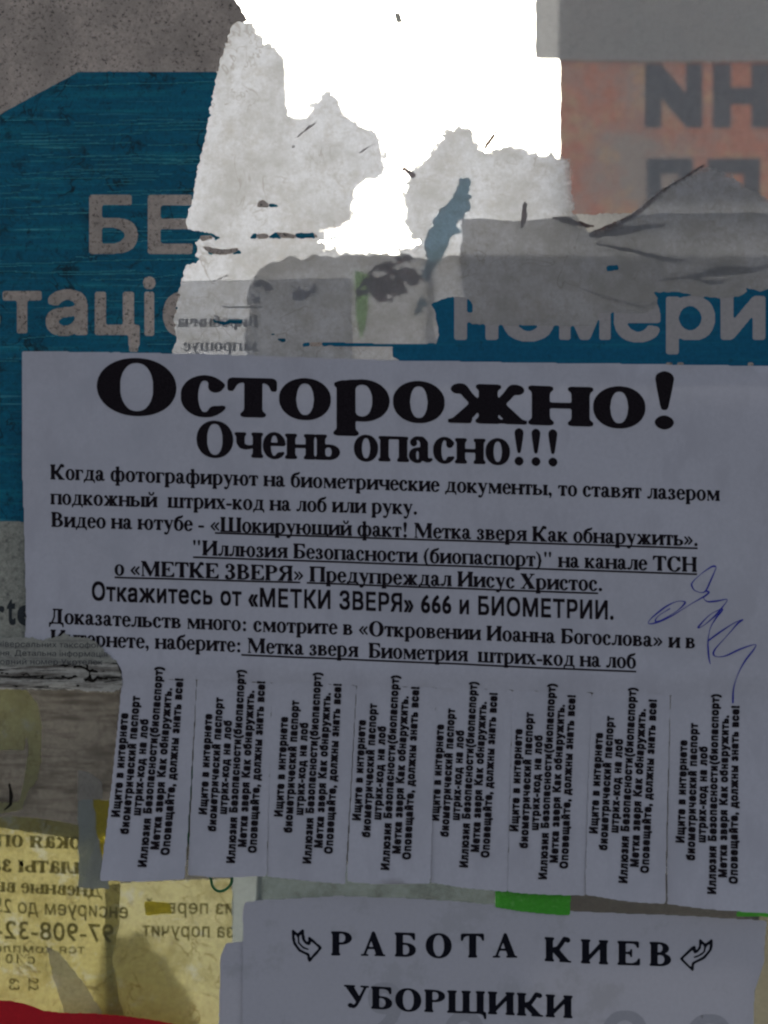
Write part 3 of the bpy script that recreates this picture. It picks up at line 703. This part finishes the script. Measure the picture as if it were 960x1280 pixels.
# ------------------------------------------------------------------ papers on the rear of the glass
hr = lambda x, y: .000006 * math.sin(x * .06 + y * .02)
def rear(name, polys, mat, label, cat, depth=REAR, warp=.6, seed=1, warp2=.4, group=None, sub=()):
    m = mask(polys, warp=warp, seed=seed, warp2=warp2, sub=sub)
    a = np.array(polys[0]); o = empty(name, float(np.clip(a[:, 0].mean(), -60, 1000)), float(a[:, 1].max()), depth)
    props(o, label, cat, group)
    sheet('paper_sheet', m, depth, mat, o, hr, 20)
    return o
def mirrored(VF):
    V, F = VF; return [(-x, y) for x, y in V], F
def rear_text(parent, text, xr, xl, y, em, mat, depth, bold=None, slope=0):
    """print seen from behind: first letter at xr, last at xl"""
    VF = serif_line(text) if bold is None else sans_line(text, bold)
    V, F = place_line(VF, (xr, y), (xl, y + slope), em)
    return print_on('mirrored_text', (V, F), depth, mat, parent, hr, .00002, ref=0)
M_rw = paper('rear_white_paper', (.6, .6, .6), .5, (.9, .9, .9), mottle=.08, gloss=0)
M_rw2 = paper('rear_grey_paper', (.5, .49, .47), .45, (.8, .78, .76), mottle=.12, gloss=0)
M_mtext = paper('show_through_print', (.06, .06, .065), .3, (.12, .12, .13), gloss=0)
job = rear('rear_notice', [[(205, 352), (320, 350), (440, 348), (442, 480), (205, 480)]], M_rw, 'white notice behind the torn fibre with mirrored grey words, above the big notice', 'notice', depth=-.00062, seed=3)
rear_text(job, 'Виробнича', 323, 222, 409, 21, M_mtext, -.00062)
rear_text(job, 'запрошує', 323, 230, 439, 21, M_mtext, -.00062)
sheet('ruled_line', mask([[(228, 383), (330, 384), (330, 385.5), (228, 384.5)]]), -.00066, M_mtext, job)
rear('rear_poster', [[(534, 330), (560, 318), (700, 320), (1040, 322), (1040, 480), (530, 480)]], M_rw2, 'large grey paper behind the glass, behind the torn fibre over the pale letters', 'poster', depth=-.00005, seed=5, warp=2.5, warp2=1)
rear('rear_poster', [[(578, 273), (640, 275), (700, 272), (720, 268), (1040, 266), (1040, 480), (590, 480), (574, 330)]], M_rw2, 'grey sheet behind the glass reaching up to the bottom of the red poster', 'poster', depth=-.00002, seed=6, warp=2.5, warp2=1)
rear('rear_sheet', [[(306, 480), (310, 400), (314, 345), (326, 335), (352, 323), (420, 318), (510, 318), (540, 330), (548, 480)]], M_rw2, 'grey brown paper behind the glass left of the pale letters', 'paper', depth=-.00003, seed=9, warp=6, warp2=2)
M_green_s = paper('green_strip', (.25, .5, .1), .55, (.5, .85, .25), mottle=.1, gloss=0)
rear('green_strip', [[(443, 338), (463, 345), (460, 390), (452, 428), (445, 400)]], M_green_s, 'faint light green strip hanging behind the glass beside the mirrored words', 'tape', depth=-.00035, seed=2, warp=1.5)
M_bscrap = paper('blue_scrap', (.12, .22, .32), .45, (.24, .42, .52), mottle=.3, gloss=0)
rear('paper_scrap', [[(579, 222), (590, 226), (587, 245), (584, 262), (576, 275), (571, 284), (578, 292), (562, 300), (556, 318), (546, 335), (534, 352), (526, 347), (532, 325), (532, 300), (539, 280), (549, 262), (564, 247), (575, 236)], [(520, 385), (528, 370), (531, 380), (524, 395)]],
     M_bscrap, 'slate blue torn scrap behind the white fibre in the middle', 'paper scrap', depth=-.00035, seed=4, warp=5, warp2=4)
M_bscrap2 = paper('dark_scrap', (.09, .045, .03), .4, (.15, .07, .05), mottle=.5, gloss=0, thick=False)
crump = lambda m: m & (vnoise(15, 41, sy=1.6) > -.16)
for pl, lb in (([(440, 366), (455, 348), (468, 334), (488, 326), (512, 320), (520, 338), (532, 356), (516, 366), (496, 368), (485, 378), (474, 380), (464, 368)], 'dark brown crumpled scrap behind the fibre right of the green strip'),
               ([(314, 354), (334, 353), (340, 374), (318, 378)], 'small dark smear of paper above the mirrored words'), ([(356, 378), (372, 362), (398, 354), (396, 366), (376, 380)], 'small dark smear of paper left of the green strip')):
    o = sheet('dark_scrap', crump(mask([pl], warp=7, scale=14, seed=14, warp2=3)), -.00045, M_bscrap2, None, hr, 14); props(o, lb, 'paper scrap')
    o['kind'] = 'thing'
# red poster and the sheet over it, on the second pane
M_red = paper('red_poster_paper', (.36, .17, .13), .42, (.60, .28, .22), mottle=.2, gloss=0, layers=((speck(.028, .46, .62, 42), (.28, .24, .23), (.42, .36, .35)), (speck(.045, .50, .62, 2), (.38, .26, .18), (.60, .42, .30)),))
redp = rear('red_poster', [[(698, -80), (1040, -80), (1040, 285), (698, 285)]], M_red, 'orange red poster behind the glass with big dark reversed letters at top right', 'poster', depth=FAR, seed=7, warp=.4)
M_navy = paper('navy_print', (.15, .15, .17), .35, (.13, .13, .15), gloss=0)
for ch, a in (('N', (806, 80, 878, 160)), ('H', (891, 80, 962, 160)), ('П', (808, 198, 866, 276)), ('П', (884, 198, 950, 276))):
    V, F = letter_in(ch, *a, bold=.067); print_on('mirrored_letter', (V, F), FAR, M_navy, redp, flat0, .00012, ref=0)
M_rw3 = paper('rear_white_sheet', (.42, .42, .44), .5, (.5, .5, .52), mottle=.06, gloss=0)
wsh = rear('white_sheet', [[(667, -80), (1040, -80), (1040, 77), (790, 77), (667, 75)]], M_rw3, 'grey white sheet hanging above the red poster behind the glass', 'paper', depth=FAR - .0008, seed=8, warp=.3)

# ------------------------------------------------------------------ lower left: yellow papers behind the glass
M_yel = paper('yellow_paper', (.5, .46, .2), .42, (.62, .56, .24), mottle=.14, gloss=0, layers=((speck(.07, .5, .66, 3), (.4, .35, .12), (.42, .36, .13)), (speck(.11, .54, .66, 23), (.5, .5, .38), (.68, .68, .5)), (vein(.10, .02, 4), (.3, .26, .1), (.3, .25, .1))))
M_yel2 = paper('pale_yellow_paper', (.52, .5, .28), .45, (.7, .66, .36), mottle=.12, gloss=0, layers=((speck(.07, .5, .66, 8), (.42, .40, .2), (.46, .42, .2)), (speck(.10, .55, .66, 27), (.5, .5, .4), (.75, .75, .58)), (vein(.10, .02, 14), (.3, .26, .1), (.3, .25, .1))))
M_brightyel = paper('bright_yellow_paper', (.55, .45, .04), .42, (.7, .6, .08), mottle=.15, gloss=0)
M_tan = paper('tan_paper', (.34, .28, .12), .35, (.4, .33, .14), mottle=.15, gloss=0)
M_brown = paper('brown_grey_paper', (.22, .20, .18), .3, (.3, .28, .26), mottle=.2, gloss=0, layers=((streak(.5, .46, .66, 8, 3, 0), (.10, .085, .075), (.09, .08, .07)), (speck(.09, .5, .64, 6), (.13, .115, .10), (.14, .13, .12)), (speck(1.2, .66, .74, 3), (.04, .03, .02), (.02, .02, .02))))
M_olive = paper('olive_print', (.10, .10, .05), .4, (.46, .43, .2), mottle=.2, gloss=0)
yn = rear('yellow_notice', [[(-80, 1020), (40, 1022), (108, 1034), (150, 1060), (150, 1150), (140, 1200), (160, 1300), (-80, 1300)]], M_yel, 'yellow job notice behind the glass with mirrored lines, at the lower left corner', 'notice', seed=3, warp=2)
for tx, xr, xl, y, em, sl in (('Высокая опл', 160, -22, 1063, 30, -6), ('выплаты зар', 150, -30, 1094, 31, -6), ('Дневные выр', 128, -25, 1121, 25, -8)):
    rear_text(yn, tx, xr, xl, y, em, M_olive, REAR, slope=sl)
for tx, xr, xl, y, em, sl in (('енсируем до 25', 160, -6, 1148, 25, -8), ('97-908-32-2', 142, -22, 1178, 32, -6), ('тся комплек', 106, -20, 1192, 15, -2), ('с 10 00', 44, -20, 1205, 17, -2)):
    rear_text(yn, tx, xr, xl, y, em, M_olive, REAR, bold=.015, slope=sl)
for tx, x in (('63', 12), ('22', 36)):
    V, F = sans_line(tx, .015); V2 = [(x + (y) * 18, 1222 + xx * 16) for xx, y in V]
    print_on('mirrored_text', (V2, F), REAR, M_olive, yn, flat0, .0002, ref=0)
pale = rear('pale_yellow_notice', [[(132, 1104), (292, 1098), (291, 1200), (288, 1350), (132, 1350)]], M_yel2, 'pale yellow notice behind the glass under the first two tear-off strips', 'notice', depth=REAR + .0003, seed=5, warp=1)
rear_text(pale, 'из первой', 292, 182, 1143, 24, M_olive, REAR + .0003, bold=.015, slope=-2)
rear_text(pale, 'за поручит', 292, 178, 1172, 24, M_olive, REAR + .0003, bold=.015, slope=-2)
rear('yellow_scrap', [[(180, 1126), (212, 1128), (214, 1142), (182, 1144)]], M_brightyel, 'small bright yellow patch on the pale yellow notice behind the glass', 'paper scrap', depth=REAR + .0001, seed=5, warp=1.5)
rear('tan_sheet', [[(140, 1158), (185, 1152), (215, 1190), (245, 1240), (270, 1350), (120, 1350), (122, 1240)]], M_tan, 'tan paper flap darkening the yellow notices from behind, at the bottom left', 'paper', depth=REAR + .0045, seed=6, warp=10, warp2=3)
rear('yellow_scrap', [[(116, 998), (150, 1000), (150, 1100), (112, 1102), (118, 1040)]], M_brightyel, 'bright yellow scrap beside the first tear-off strip', 'paper scrap', depth=REAR - .0002, seed=7, warp=2.5)
rear('yellow_figure', [[(-80, 860), (8, 858), (32, 862), (47, 880), (52, 905), (51, 950), (47, 975), (34, 990), (28, 1012), (-80, 1030)]], M_yel2, 'pale yellow curved paper at the left edge below the grimy strip', 'paper', depth=REAR - .0001, seed=9, warp=1,
     sub=[[(-80, 936), (30, 938), (33, 915), (36, 938), (30, 975), (24, 1003), (-80, 1003)]])
rear('brown_sheet', [[(-80, 846), (175, 846), (170, 1040), (100, 1048), (-80, 1020)]], M_brown, 'brown grey weathered paper between the grimy strip and the yellow notice', 'paper', depth=REAR + .0006, seed=10, warp=1)
M_wtape = paper('milky_tape', (.5, .55, .55), .4, (.5, .56, .57), mottle=.06, gloss=.05)
M_wt = paper('white_scrap_paper', (.5, .49, .47), .35, (.8, .8, .8), mottle=.2, clear=.3, gloss=0)
rear('white_scrap', [[(98, 962), (112, 966), (128, 977), (129, 999), (97, 1001)]], M_wt, 'small white torn corner beside the left edge of the first strip', 'paper scrap', depth=REAR - .0006, seed=3, warp=1)
rear('milky_tape', [[(98, 1000), (117, 1000), (121, 1040), (135, 1100), (137, 1112), (98, 1110)]], M_wtape, 'worn milky tape strip hanging below the small white torn corner', 'tape', depth=REAR - .0005, seed=15, warp=2)
rear('white_scrap', [[(58, 1183), (74, 1190), (88, 1206), (106, 1230), (128, 1266), (130, 1300), (88, 1300), (80, 1262), (68, 1230)]], M_wt, 'white wedge of paper between the yellow notice and the tan flap', 'paper scrap', depth=REAR - .0004, seed=4, warp=2.5, warp2=1)
M_teal = paper('teal_grey_paper', (.26, .32, .33), .4, (.34, .41, .43), mottle=.15, gloss=0, layers=((speck(.12, .5, .68, 3), (.14, .16, .16), (.15, .18, .18)),))
rear('teal_sheet', [[(322, 1080), (640, 1090), (700, 1350), (310, 1350)]], M_teal, 'grey teal paper showing between the tear-off strips and the lower notice', 'paper', seed=3, warp=1)
M_dg = paper('dark_grey_paper', (.17, .165, .16), .25, (.18, .17, .165), mottle=.2, gloss=0)
rear('grey_sheet', [[(630, 1080), (960, 1100), (945, 1170), (630, 1170)]], M_dg, 'dark grey paper between the right tear-off strips and the lower notice', 'paper', depth=REAR - .0003, seed=4, warp=1)
rear('milky_tape', [[(290, 1085), (328, 1085), (326, 1150), (330, 1190), (290, 1190)]], M_wtape, 'milky tape strip behind the glass above the lower notice corner', 'tape', depth=REAR - .0004, seed=5, warp=1)
M_beige = paper('beige_paper', (.40, .37, .28), .3, (.4, .36, .26), mottle=.1, gloss=0)
rear('beige_sheet', [[(930, 1120), (1040, 1120), (1040, 1350), (930, 1350)]], M_beige, 'beige paper at the right edge beside the lower notice', 'paper', seed=6, warp=.5)

# ------------------------------------------------------------------ backing behind the notice: the rest of the fly-posted layers (opaque board of old paper)
M_old = paper('old_poster_layers', (.35, .33, .31), .05, (.2, .2, .2), mottle=.2, gloss=0)
old = sheet('old_poster_layer', mask([[(40, 470), (1040, 490), (1040, 1085), (160, 1075), (175, 860), (40, 780)]]), REAR + .0012, M_old, None, flat0, 0)
props(old, 'old grey poster layer behind the glass, hidden behind the big notice', 'paper')

# ------------------------------------------------------------------ the big notice with tear-off strips
notice = empty('warning_notice', 500, 850, -.0020)
props(notice, 'white paper notice with a huge black heading and a row of eight tear-off strips', 'notice')
NB = -.0021
def hnotice(x, y):
    w = math.sin(x * .037 + 1.2 * math.sin(y * .006)) * .00032 + math.sin(x * .083 + y * .011 + 2) * .00014 + math.sin(x * .021 - y * .027) * .0002
    w += noise.noise(Vector((x * .009, y * .006, 5))) * .0004
    w += -.0006 * math.exp(-((x - 560 + (y - 600) * .35) / 22) ** 2) * math.exp(-((y - 640) / 130) ** 2) - .0004 * math.exp(-((x - 700 - (y - 600) * .12) / 18) ** 2) * math.exp(-((y - 700) / 160) ** 2)
    w += -.0004 * math.exp(-((x - 330 + (y - 500) * .2) / 20) ** 2) * math.exp(-((y - 560) / 140) ** 2) - .0004 * math.exp(-((y - 838 - (x - 500) * .02) / 16) ** 2)
    return w * min(1, max(0, (y - 435) / 40)) 
def root_y(x): return 846 + (x - 155) * .031
body = [(30, 440), (260, 444), (500, 452), (760, 456), (990, 459), (988, root_y(988)), (975, root_y(975))] + [(x, root_y(x)) for x in (900, 700, 500, 300, 156)] + [(155, 835), (150, 826), (128, 815), (60, 812), (34, 806), (36, 770), (31, 600)]
sheet('notice_sheet', mask([body], warp=.35, seed=2), NB, M_notice, notice, hnotice, 9, tol=.25)
def line(text, p0, p1, em, serif=True, bold=.03, ref=9):
    VF = serif_line(text) if serif else sans_line(text, bold)
    return print_on('text_line', place_line(VF, p0, p1, em), NB, M_ink, notice, hnotice, ref=ref)
line('Осторожно!', (124, 516), (840, 535), 98, ref=8)
line('Очень опасно!!!', (247, 570), (695, 582), 63, ref=8)
line('Когда фотографируют на биометрические документы, то ставят лазером', (65, 599), (898, 626), 26.5)
line('подкожный  штрих-код на лоб или руку.', (65, 630), (521, 643), 26.5)
line('Видео на ютубе - «Шокирующий факт! Метка зверя Как обнаружить».', (66, 658), (869, 682), 26.5)
line('"Иллюзия Безопасности (биопаспорт)" на канале ТСН', (243, 693), (868, 714), 26.5)
line('о «МЕТКЕ ЗВЕРЯ» Предупреждал Иисус Христос.', (146, 718), (751, 738), 27)
line('Откажитесь от «МЕТКИ ЗВЕРЯ» 666 и БИОМЕТРИИ.', (117, 749), (765, 773), 30.5, serif=False, bold=.026)
line('Доказательств много: смотрите в «Откровении Иоанна Богослова» и в', (64, 778), (866, 809), 26.5)
line('Интернете, наберите: Метка зверя  Биометрия  штрих-код на лоб', (66, 804), (793, 834), 26.5)
for a in ((270, 666, 869, 685), (243, 696, 868, 717), (146, 721, 376, 727.5), (384, 728, 746, 741), (303, 817, 793, 838)):
    print_on('underline', bar(*a, 2.2), NB, M_ink, notice, hnotice, ref=0)
# pen scrawl
def zz(pts): return [(780 + a * .1875, 690 + b * .1875) for a, b in pts]
scr_paths = [[(600, 95), (570, 95), (500, 140), (440, 195), (435, 225), (460, 255), (520, 262), (560, 190), (600, 100)],
             [(550, 265), (520, 290), (430, 340), (300, 420), (200, 465), (150, 470), (175, 430), (260, 360), (330, 325), (385, 325), (380, 345), (330, 390), (230, 450), (195, 455), (215, 420), (290, 370)],
             [(520, 255), (550, 265), (515, 300), (540, 325), (600, 322), (670, 312), (640, 360), (590, 420), (520, 480), (480, 500), (490, 480), (560, 410), (640, 375), (600, 430), (560, 500), (545, 590), (550, 690), (560, 740)],
             [(540, 590), (620, 530), (720, 465), (775, 445), (740, 470), (680, 540), (600, 630), (580, 670), (600, 690), (660, 685), (760, 640), (855, 610), (850, 640), (790, 720), (740, 810), (715, 900), (712, 1000)]]
def catmull(p, n=6):
    out = []; q = [p[0]] + p + [p[-1]]
    for i in range(1, len(q) - 2):
        for k in range(n):
            u = k / n; a, b, c_, d_ = q[i - 1], q[i], q[i + 1], q[i + 2]
            out.append(tuple(.5 * (2 * b[j] + (c_[j] - a[j]) * u + (2 * a[j] - 5 * b[j] + 4 * c_[j] - d_[j]) * u * u + (3 * b[j] - a[j] - 3 * c_[j] + d_[j]) * u ** 3) for j in range(2)))
    return out + [p[-1]]
def ribbon(pts, w):
    V, F = [], []
    for i, (x, y) in enumerate(pts):
        a = pts[max(0, i - 1)]; b = pts[min(len(pts) - 1, i + 1)]; dx, dy = b[0] - a[0], b[1] - a[1]; L_ = math.hypot(dx, dy) or 1
        ww = w * (.75 + .35 * math.sin(i * .35)); V += [(x - dy / L_ * ww, y + dx / L_ * ww), (x + dy / L_ * ww, y - dx / L_ * ww)]
    for i in range(len(pts) - 1): F.append((2 * i, 2 * i + 1, 2 * i + 3, 2 * i + 2))
    return V, F
for i, q in enumerate(scr_paths):
    print_on('pen_stroke', ribbon(catmull(zz(q)), .9), NB - .00003 * i, M_pen, notice, hnotice, lift=.0001, ref=0)

# eight strips
cut_top = [156, 247, 341, 446, 545, 640, 738, 835, 978]
cut_bot = [(133, 234), (237, 334), (336, 432), (434, 536), (538, 632), (633, 728), (730, 827), (830, 951)]
bot_y = [(1098, 1101), (1095, 1095), (1095, 1104), (1102, 1104), (1103, 1114), (1113, 1120), (1119, 1128), (1132, 1138)]
txt = [('Ищите в интернете', 0, 126, 0), ('биометрический паспорт', -20, 147, 12.6), ('штрих-код на лоб', 2, 119, 25.2), ('Иллюзия Безопасности(биопаспорт)', -58, 183, 38.2),
       ('Метка зверя Как обнаружить.', -38, 157, 51.2), ('Оповещайте, должны знать все!', -45, 169, 64)]
base = [((154, 1018), (163, 890)), ((260, 1017), (266, 892)), ((354, 1019), (360.5, 895)), ((450.5, 1024), (457, 899)), ((547.5, 1025), (554, 905)), ((645, 1037), (651, 910)), ((744, 1041), (751, 915)), ((851, 1052), (855.5, 924))]
gaps = [0, .9, .0, .8, .0, .0, .0, .9, 0]
ba_next = [c[0] for c in cut_bot[1:]] + [951]; bb_prev = [133] + [c[1] for c in cut_bot[:-1]]
bot_y = [(a - 3 - c_ * 1500, b - 3 - c_ * 1500) for (a, b), c_ in zip(bot_y, [.0034, .0016, .0012, .0022, .0014, .0010, .0016, .0032])]      # the ends hang nearer
curl = [.0034, .0016, .0012, .0022, .0014, .0010, .0016, .0032]
side = [.0010, -.0005, .0004, -.0007, .0003, .0004, -.0004, -.0012]
words = ['first tear-off strip, leaning left', 'second tear-off strip', 'third tear-off strip', 'fourth tear-off strip', 'fifth tear-off strip', 'sixth tear-off strip', 'seventh tear-off strip', 'last tear-off strip, cut free at its left edge']
for i in range(8):
    xa, xb = cut_top[i], cut_top[i + 1]; (ba, bb), (ya, yb) = cut_bot[i], bot_y[i]
    ga, gb = gaps[i], gaps[i + 1]
    poly = [(xa + ga * .3, root_y(xa)), (xb - gb * .3, root_y(xb)), (bb + (ba_next[i] - bb) * (gb < .1) * .5, yb), ((ba + bb) / 2, (ya + yb) / 2 + 1.0), (ba - (ba - bb_prev[i]) * (ga < .1) * .5, ya)]
    def ht(x, y, i=i, ba=ba, bb=bb, ya=ya):
        r = root_y(x); u = max(0, (y - r) / (ya - r)); c_ = (x - (ba + bb) / 2) / 50
        return hnotice(x, y) - curl[i] * u ** 2.2 + side[i] * c_ * u ** 1.2 - .0006 * u * (1 - c_ * c_)
    tab = sheet('tear_off_strip', mask([poly], warp=.4, seed=30 + i, warp2=.2), NB, M_notice, notice, ht, 8, tol=.25)
    tab['label'] = words[i]
    (x0, y0), (x1, y1) = base[i]
    L_ = math.hypot(x1 - x0, y1 - y0); ux, uy = (x1 - x0) / L_, (y1 - y0) / L_
    k = L_ / 126; vx, vy = -uy, ux      # v: towards the next line
    for tx, a, b, off in txt:
        lift_ = off * .016      # lines drift down to the right a little
        p0 = (x0 + ux * a * k + off * 1.0, y0 + uy * a * k + lift_ * 1.5 - 2.5); p1 = (x0 + ux * b * k + off * 1.0, y0 + uy * b * k + lift_ * 1.5 - 1)
        VF = place_line(sans_line(tx, .068), p0, p1, 12.6, up=(uy, -ux))
        print_on('text_line', VF, NB, M_ink, tab, ht, lift=.00022, ref=9)
# ------------------------------------------------------------------ lower notice
n2 = empty('job_notice', 630, 1280, -.0008)
props(n2, 'lower white paper notice offering work, two curved arrows beside its spaced black heading', 'notice')
def h2(x, y): return .0002 * math.sin(x * .03 + 1) + .0003 * noise.noise(Vector((x * .01, y * .01, 9)))
B2 = -.0010
sheet('notice_sheet', mask([[(304, 1140), (307, 1126), (330, 1123), (430, 1119), (540, 1122), (640, 1131), (720, 1137), (850, 1143), (956, 1149), (953, 1200), (941, 1240), (938, 1350), (304, 1350)]], warp=.8, seed=3), B2, M_notice2, n2, h2, 10)
def line2(text, p0, p1, em, track):
    return print_on('text_line', place_line(serif_line(text, track), p0, p1, em), B2, M_ink2, n2, h2, ref=8)
line2('РАБОТА', (414, 1192), (646, 1195), 43, .22); line2('КИЕВ', (680, 1199), (838, 1206), 43, .22)
line2('УБОРЩИКИ', (430, 1257), (715, 1270), 40, .03)
M_ghost = paper('ghost_print', (.42, .405, .425), .02, mottle=.06, gloss=0)
for ch, a in (('9', (460, 1226, 503, 1292)), ('О', (554, 1262, 606, 1330)), ('О', (751, 1261, 809, 1330)), ('С', (857, 1266, 912, 1330))):
    print_on('ghost_letter', letter_in(ch, *a, bold=.03), B2, M_ghost, n2, h2, .00003)
def closed_stroke(pts, r): return [(a, b, r) for a, b in pts + pts[:1]]
arrowL = [(300 + a * .354, 1080 + b * .354) for a, b in ((188, 230), (206, 247), (223, 228), (225, 260), (232, 272), (246, 277), (245, 255), (286, 291), (245, 337), (243, 314), (212, 300), (192, 272))]
arrowR = [(620 + a * .354, 1080 + b * .354) for a, b in ((757, 264), (736, 284), (718, 264), (717, 290), (709, 302), (699, 308), (697, 287), (651, 330), (691, 370), (693, 346), (731, 326), (755, 296))]
inL = [(300 + a * .354, 1080 + b * .354, 1.1) for a, b in ((206, 247), (208, 272), (222, 288), (243, 296))]
inR = [(620 + a * .354, 1080 + b * .354, 1.1) for a, b in ((736, 284), (732, 304), (718, 317), (696, 326))]
for A, I in ((arrowL, inL), (arrowR, inR)):
    sheet('printed_arrow', mask(strokes=[closed_stroke(A, 1.6), I]), B2 - .00009, M_ink2, n2, h2, 0)
under = sheet('under_sheet', mask([[(276, 1195), (283, 1178), (330, 1174), (330, 1350), (272, 1350)]], warp=.6, seed=4), -.0005, M_notice2, None, flat0, 12)
props(under, 'white sheet edge sticking out left from under the lower notice', 'paper')
# ------------------------------------------------------------------ tape, red sticker, strip, string, scraps
M_tape = paper('green_tape', (.07, .42, .03), .15, (.12, .6, .06), mottle=.12, gloss=.04, layers=((speck(.5, .55, .75, 3), (.16, .52, .10), (.3, .7, .2)),))
tp1 = sheet('green_tape', mask([[(619, 1108), (713, 1108), (711, 1142), (690, 1141), (650, 1137), (619, 1132)]], warp=.5, seed=3), -.0014, M_tape, None, lambda x, y: h2(x, y) * .7, 9)
props(tp1, 'bright green tape piece between the sixth strip and the lower notice', 'tape')
tp2 = sheet('green_tape', mask([[(975, 1040), (1000, 1030), (1000, 1146), (918, 1143), (920, 1137), (940, 1130), (955, 1060)]], warp=.5, seed=4), -.0012, M_tape, None, lambda x, y: .0001 * math.sin(x * .1), 9)
props(tp2, 'bright green tape corner at the right edge behind the last strip', 'tape')
M_redst = paper('red_sticker', (.50, .012, .022), .12, (.9, .02, .04), mottle=.1, gloss=.03)
red = sheet('red_sticker', mask([[(-80, 1250), (15, 1250), (34, 1254), (55, 1262), (80, 1265), (110, 1265), (150, 1268), (200, 1275), (250, 1286), (300, 1350), (-80, 1350)]], warp=.5, seed=5), -.0006, M_redst, None, flat0, 14)
props(red, 'deep red sticker top edge along the bottom left corner', 'sticker')
strip = empty('torn_strip', 60, 862, -.0031)
props(strip, 'grimy torn strip with tiny print covering the lower left corner of the big notice', 'paper strip')
def hs(x, y): return .00015 * math.sin(x * .09 + y * .05) + .0002 * noise.noise(Vector((x * .03, y * .05, 3)))
SB = -.0033
M_striptop = paper('printed_strip', (.34, .33, .28), .05, mottle=.2, gloss=0, layers=((streak(.5, .52, .70, 6, 3, 0), (.2, .19, .17), (.1, .1, .1)),))
smask = mask([[(-80, 797), (5, 797), (40, 794), (60, 798), (84, 792), (104, 795), (124, 800), (135, 812), (150, 826), (156, 850), (154, 862), (60, 860), (-80, 858)]], warp=2.2, scale=10, seed=8, warp2=1.6)
sheet('strip_sheet', smask & (GYY + .04 * GXX + 2 * vnoise(9, 3) < 832), SB, M_striptop, strip, hs, 9, soft=0)
sheet('grimy_edge', smask & (GYY + .04 * GXX + 2 * vnoise(9, 3) >= 831), SB + .00002, M_strip, strip, hs, 9, soft=0)
M_tiny = ink('tiny_print', (.045, .045, .05))
for tx, p0, p1 in (('й універсальних таксофон', (-14, 806), (130, 808)), ('лення. Детальна інформація', (-14, 817), (138, 819)), ('основний номер Укртелек', (-14, 828), (132, 829))):
    print_on('text_line', place_line(sans_line(tx, .0), p0, p1, 9.5), SB, M_tiny, strip, hs, ref=9)
grime = mask(strokes=[[(70, 826, .5), (95, 831, .9), (118, 835, 1.6), (128, 838, 1.2), (140, 836, .5)], [(0, 838, 1), (30, 842, 1.1), (70, 845, .7), (118, 846, 1.6), (150, 845, .6)], [(112, 830, .8), (117, 842, 1.8), (110, 851, .8)], [(-30, 853, .5), (60, 856, .6), (120, 854, .5)]], warp=4, scale=8, seed=9, warp2=3.0) & smask
M_black = ink('black_grime', (.012, .010, .008))
sheet('black_grime', grime, SB - .0002, M_black, strip, hs, 6)
# green string
def tube(name, pts, r, mat, label, cat):
    cu = bpy.data.curves.new(name, 'CURVE'); cu.dimensions = '3D'; cu.bevel_depth = r; cu.bevel_resolution = 2
    s = cu.splines.new('POLY'); s.points.add(len(pts) - 1)
    for p_, (x, y, d_) in zip(s.points, pts):
        X, Z = px(x, y, d_); p_.co = (X, d_, Z, 1)
    ob = bpy.data.objects.new(name, cu); sc.collection.objects.link(ob); cu.materials.append(mat)
    dg = bpy.context.evaluated_depsgraph_get(); me = bpy.data.meshes.new_from_object(ob.evaluated_get(dg)); bpy.data.objects.remove(ob)
    me.materials.clear(); o = link(name, me, mat); props(o, label, cat); return o
M_str = paper('green_string', (.01, .16, .05), .1, (.01, .2, .05), gloss=.05)
pts = catmull([(246, 940), (240, 970), (236, 1010), (236, 1050), (250, 1085), (262, 1096), (266, 1108), (273, 1114), (282, 1112), (289, 1104), (290, 1092)])
tube('green_string', [(x, y, -.0007) for x, y in pts], .00038, M_str, 'thin dark green cord looping out under the second strip', 'string')
# scraps stuck to the bright glass
M_scrap = paper('dark_paper_scrap', (.25, .25, .24), .3, (.3, .3, .3), gloss=0)
s1 = sheet('paper_scrap', mask([[(492, 16), (500, 17), (503, 28), (496, 29)]], warp=.8, seed=3), -.0001, M_scrap, None); props(s1, 'tiny grey scrap stuck high on the bare bright glass', 'paper scrap')
s2 = sheet('paper_scrap', mask(strokes=[[(630, 24, .5), (637, 20, .6), (644, 15, .4)], [(612, 88, .4), (617, 92, .5)], [(618, 94, .4), (616, 97, .6)]], warp=.8, seed=3), -.0001, M_scrap, None); props(s2, 'thin curved fibre stuck to the bright glass near the grey white sheet', 'paper scrap')
sp = np.zeros(GXX.shape, bool)
for _ in range(70):
    x, y, r = random.uniform(300, 700), random.uniform(0, 310), random.choice((.5, .6, .8, 1.1))
    sp |= mask(strokes=[[(x, y, r), (x + random.uniform(-2, 2), y + random.uniform(-1, 1), r * .6)]])
sp &= ~fm & ~printm
specks = sheet('dirt_specks', sp, -.00012, M_scrap, gp, flat0, 0, tol=.1, soft=0)
specks['kind'] = 'stuff'
mk = sheet('black_mark', mask(strokes=[[(12, 980, 1.2), (14, 995, 2.4), (13, 1005, 1.8), (6, 1012, .8)], [(27, 1079, 2.2), (28, 1082, 1.6)]], warp=1.2, seed=4), -.0001, M_black, None)
props(mk, 'small black curved smear on the glass over the pale yellow paper', 'stain')
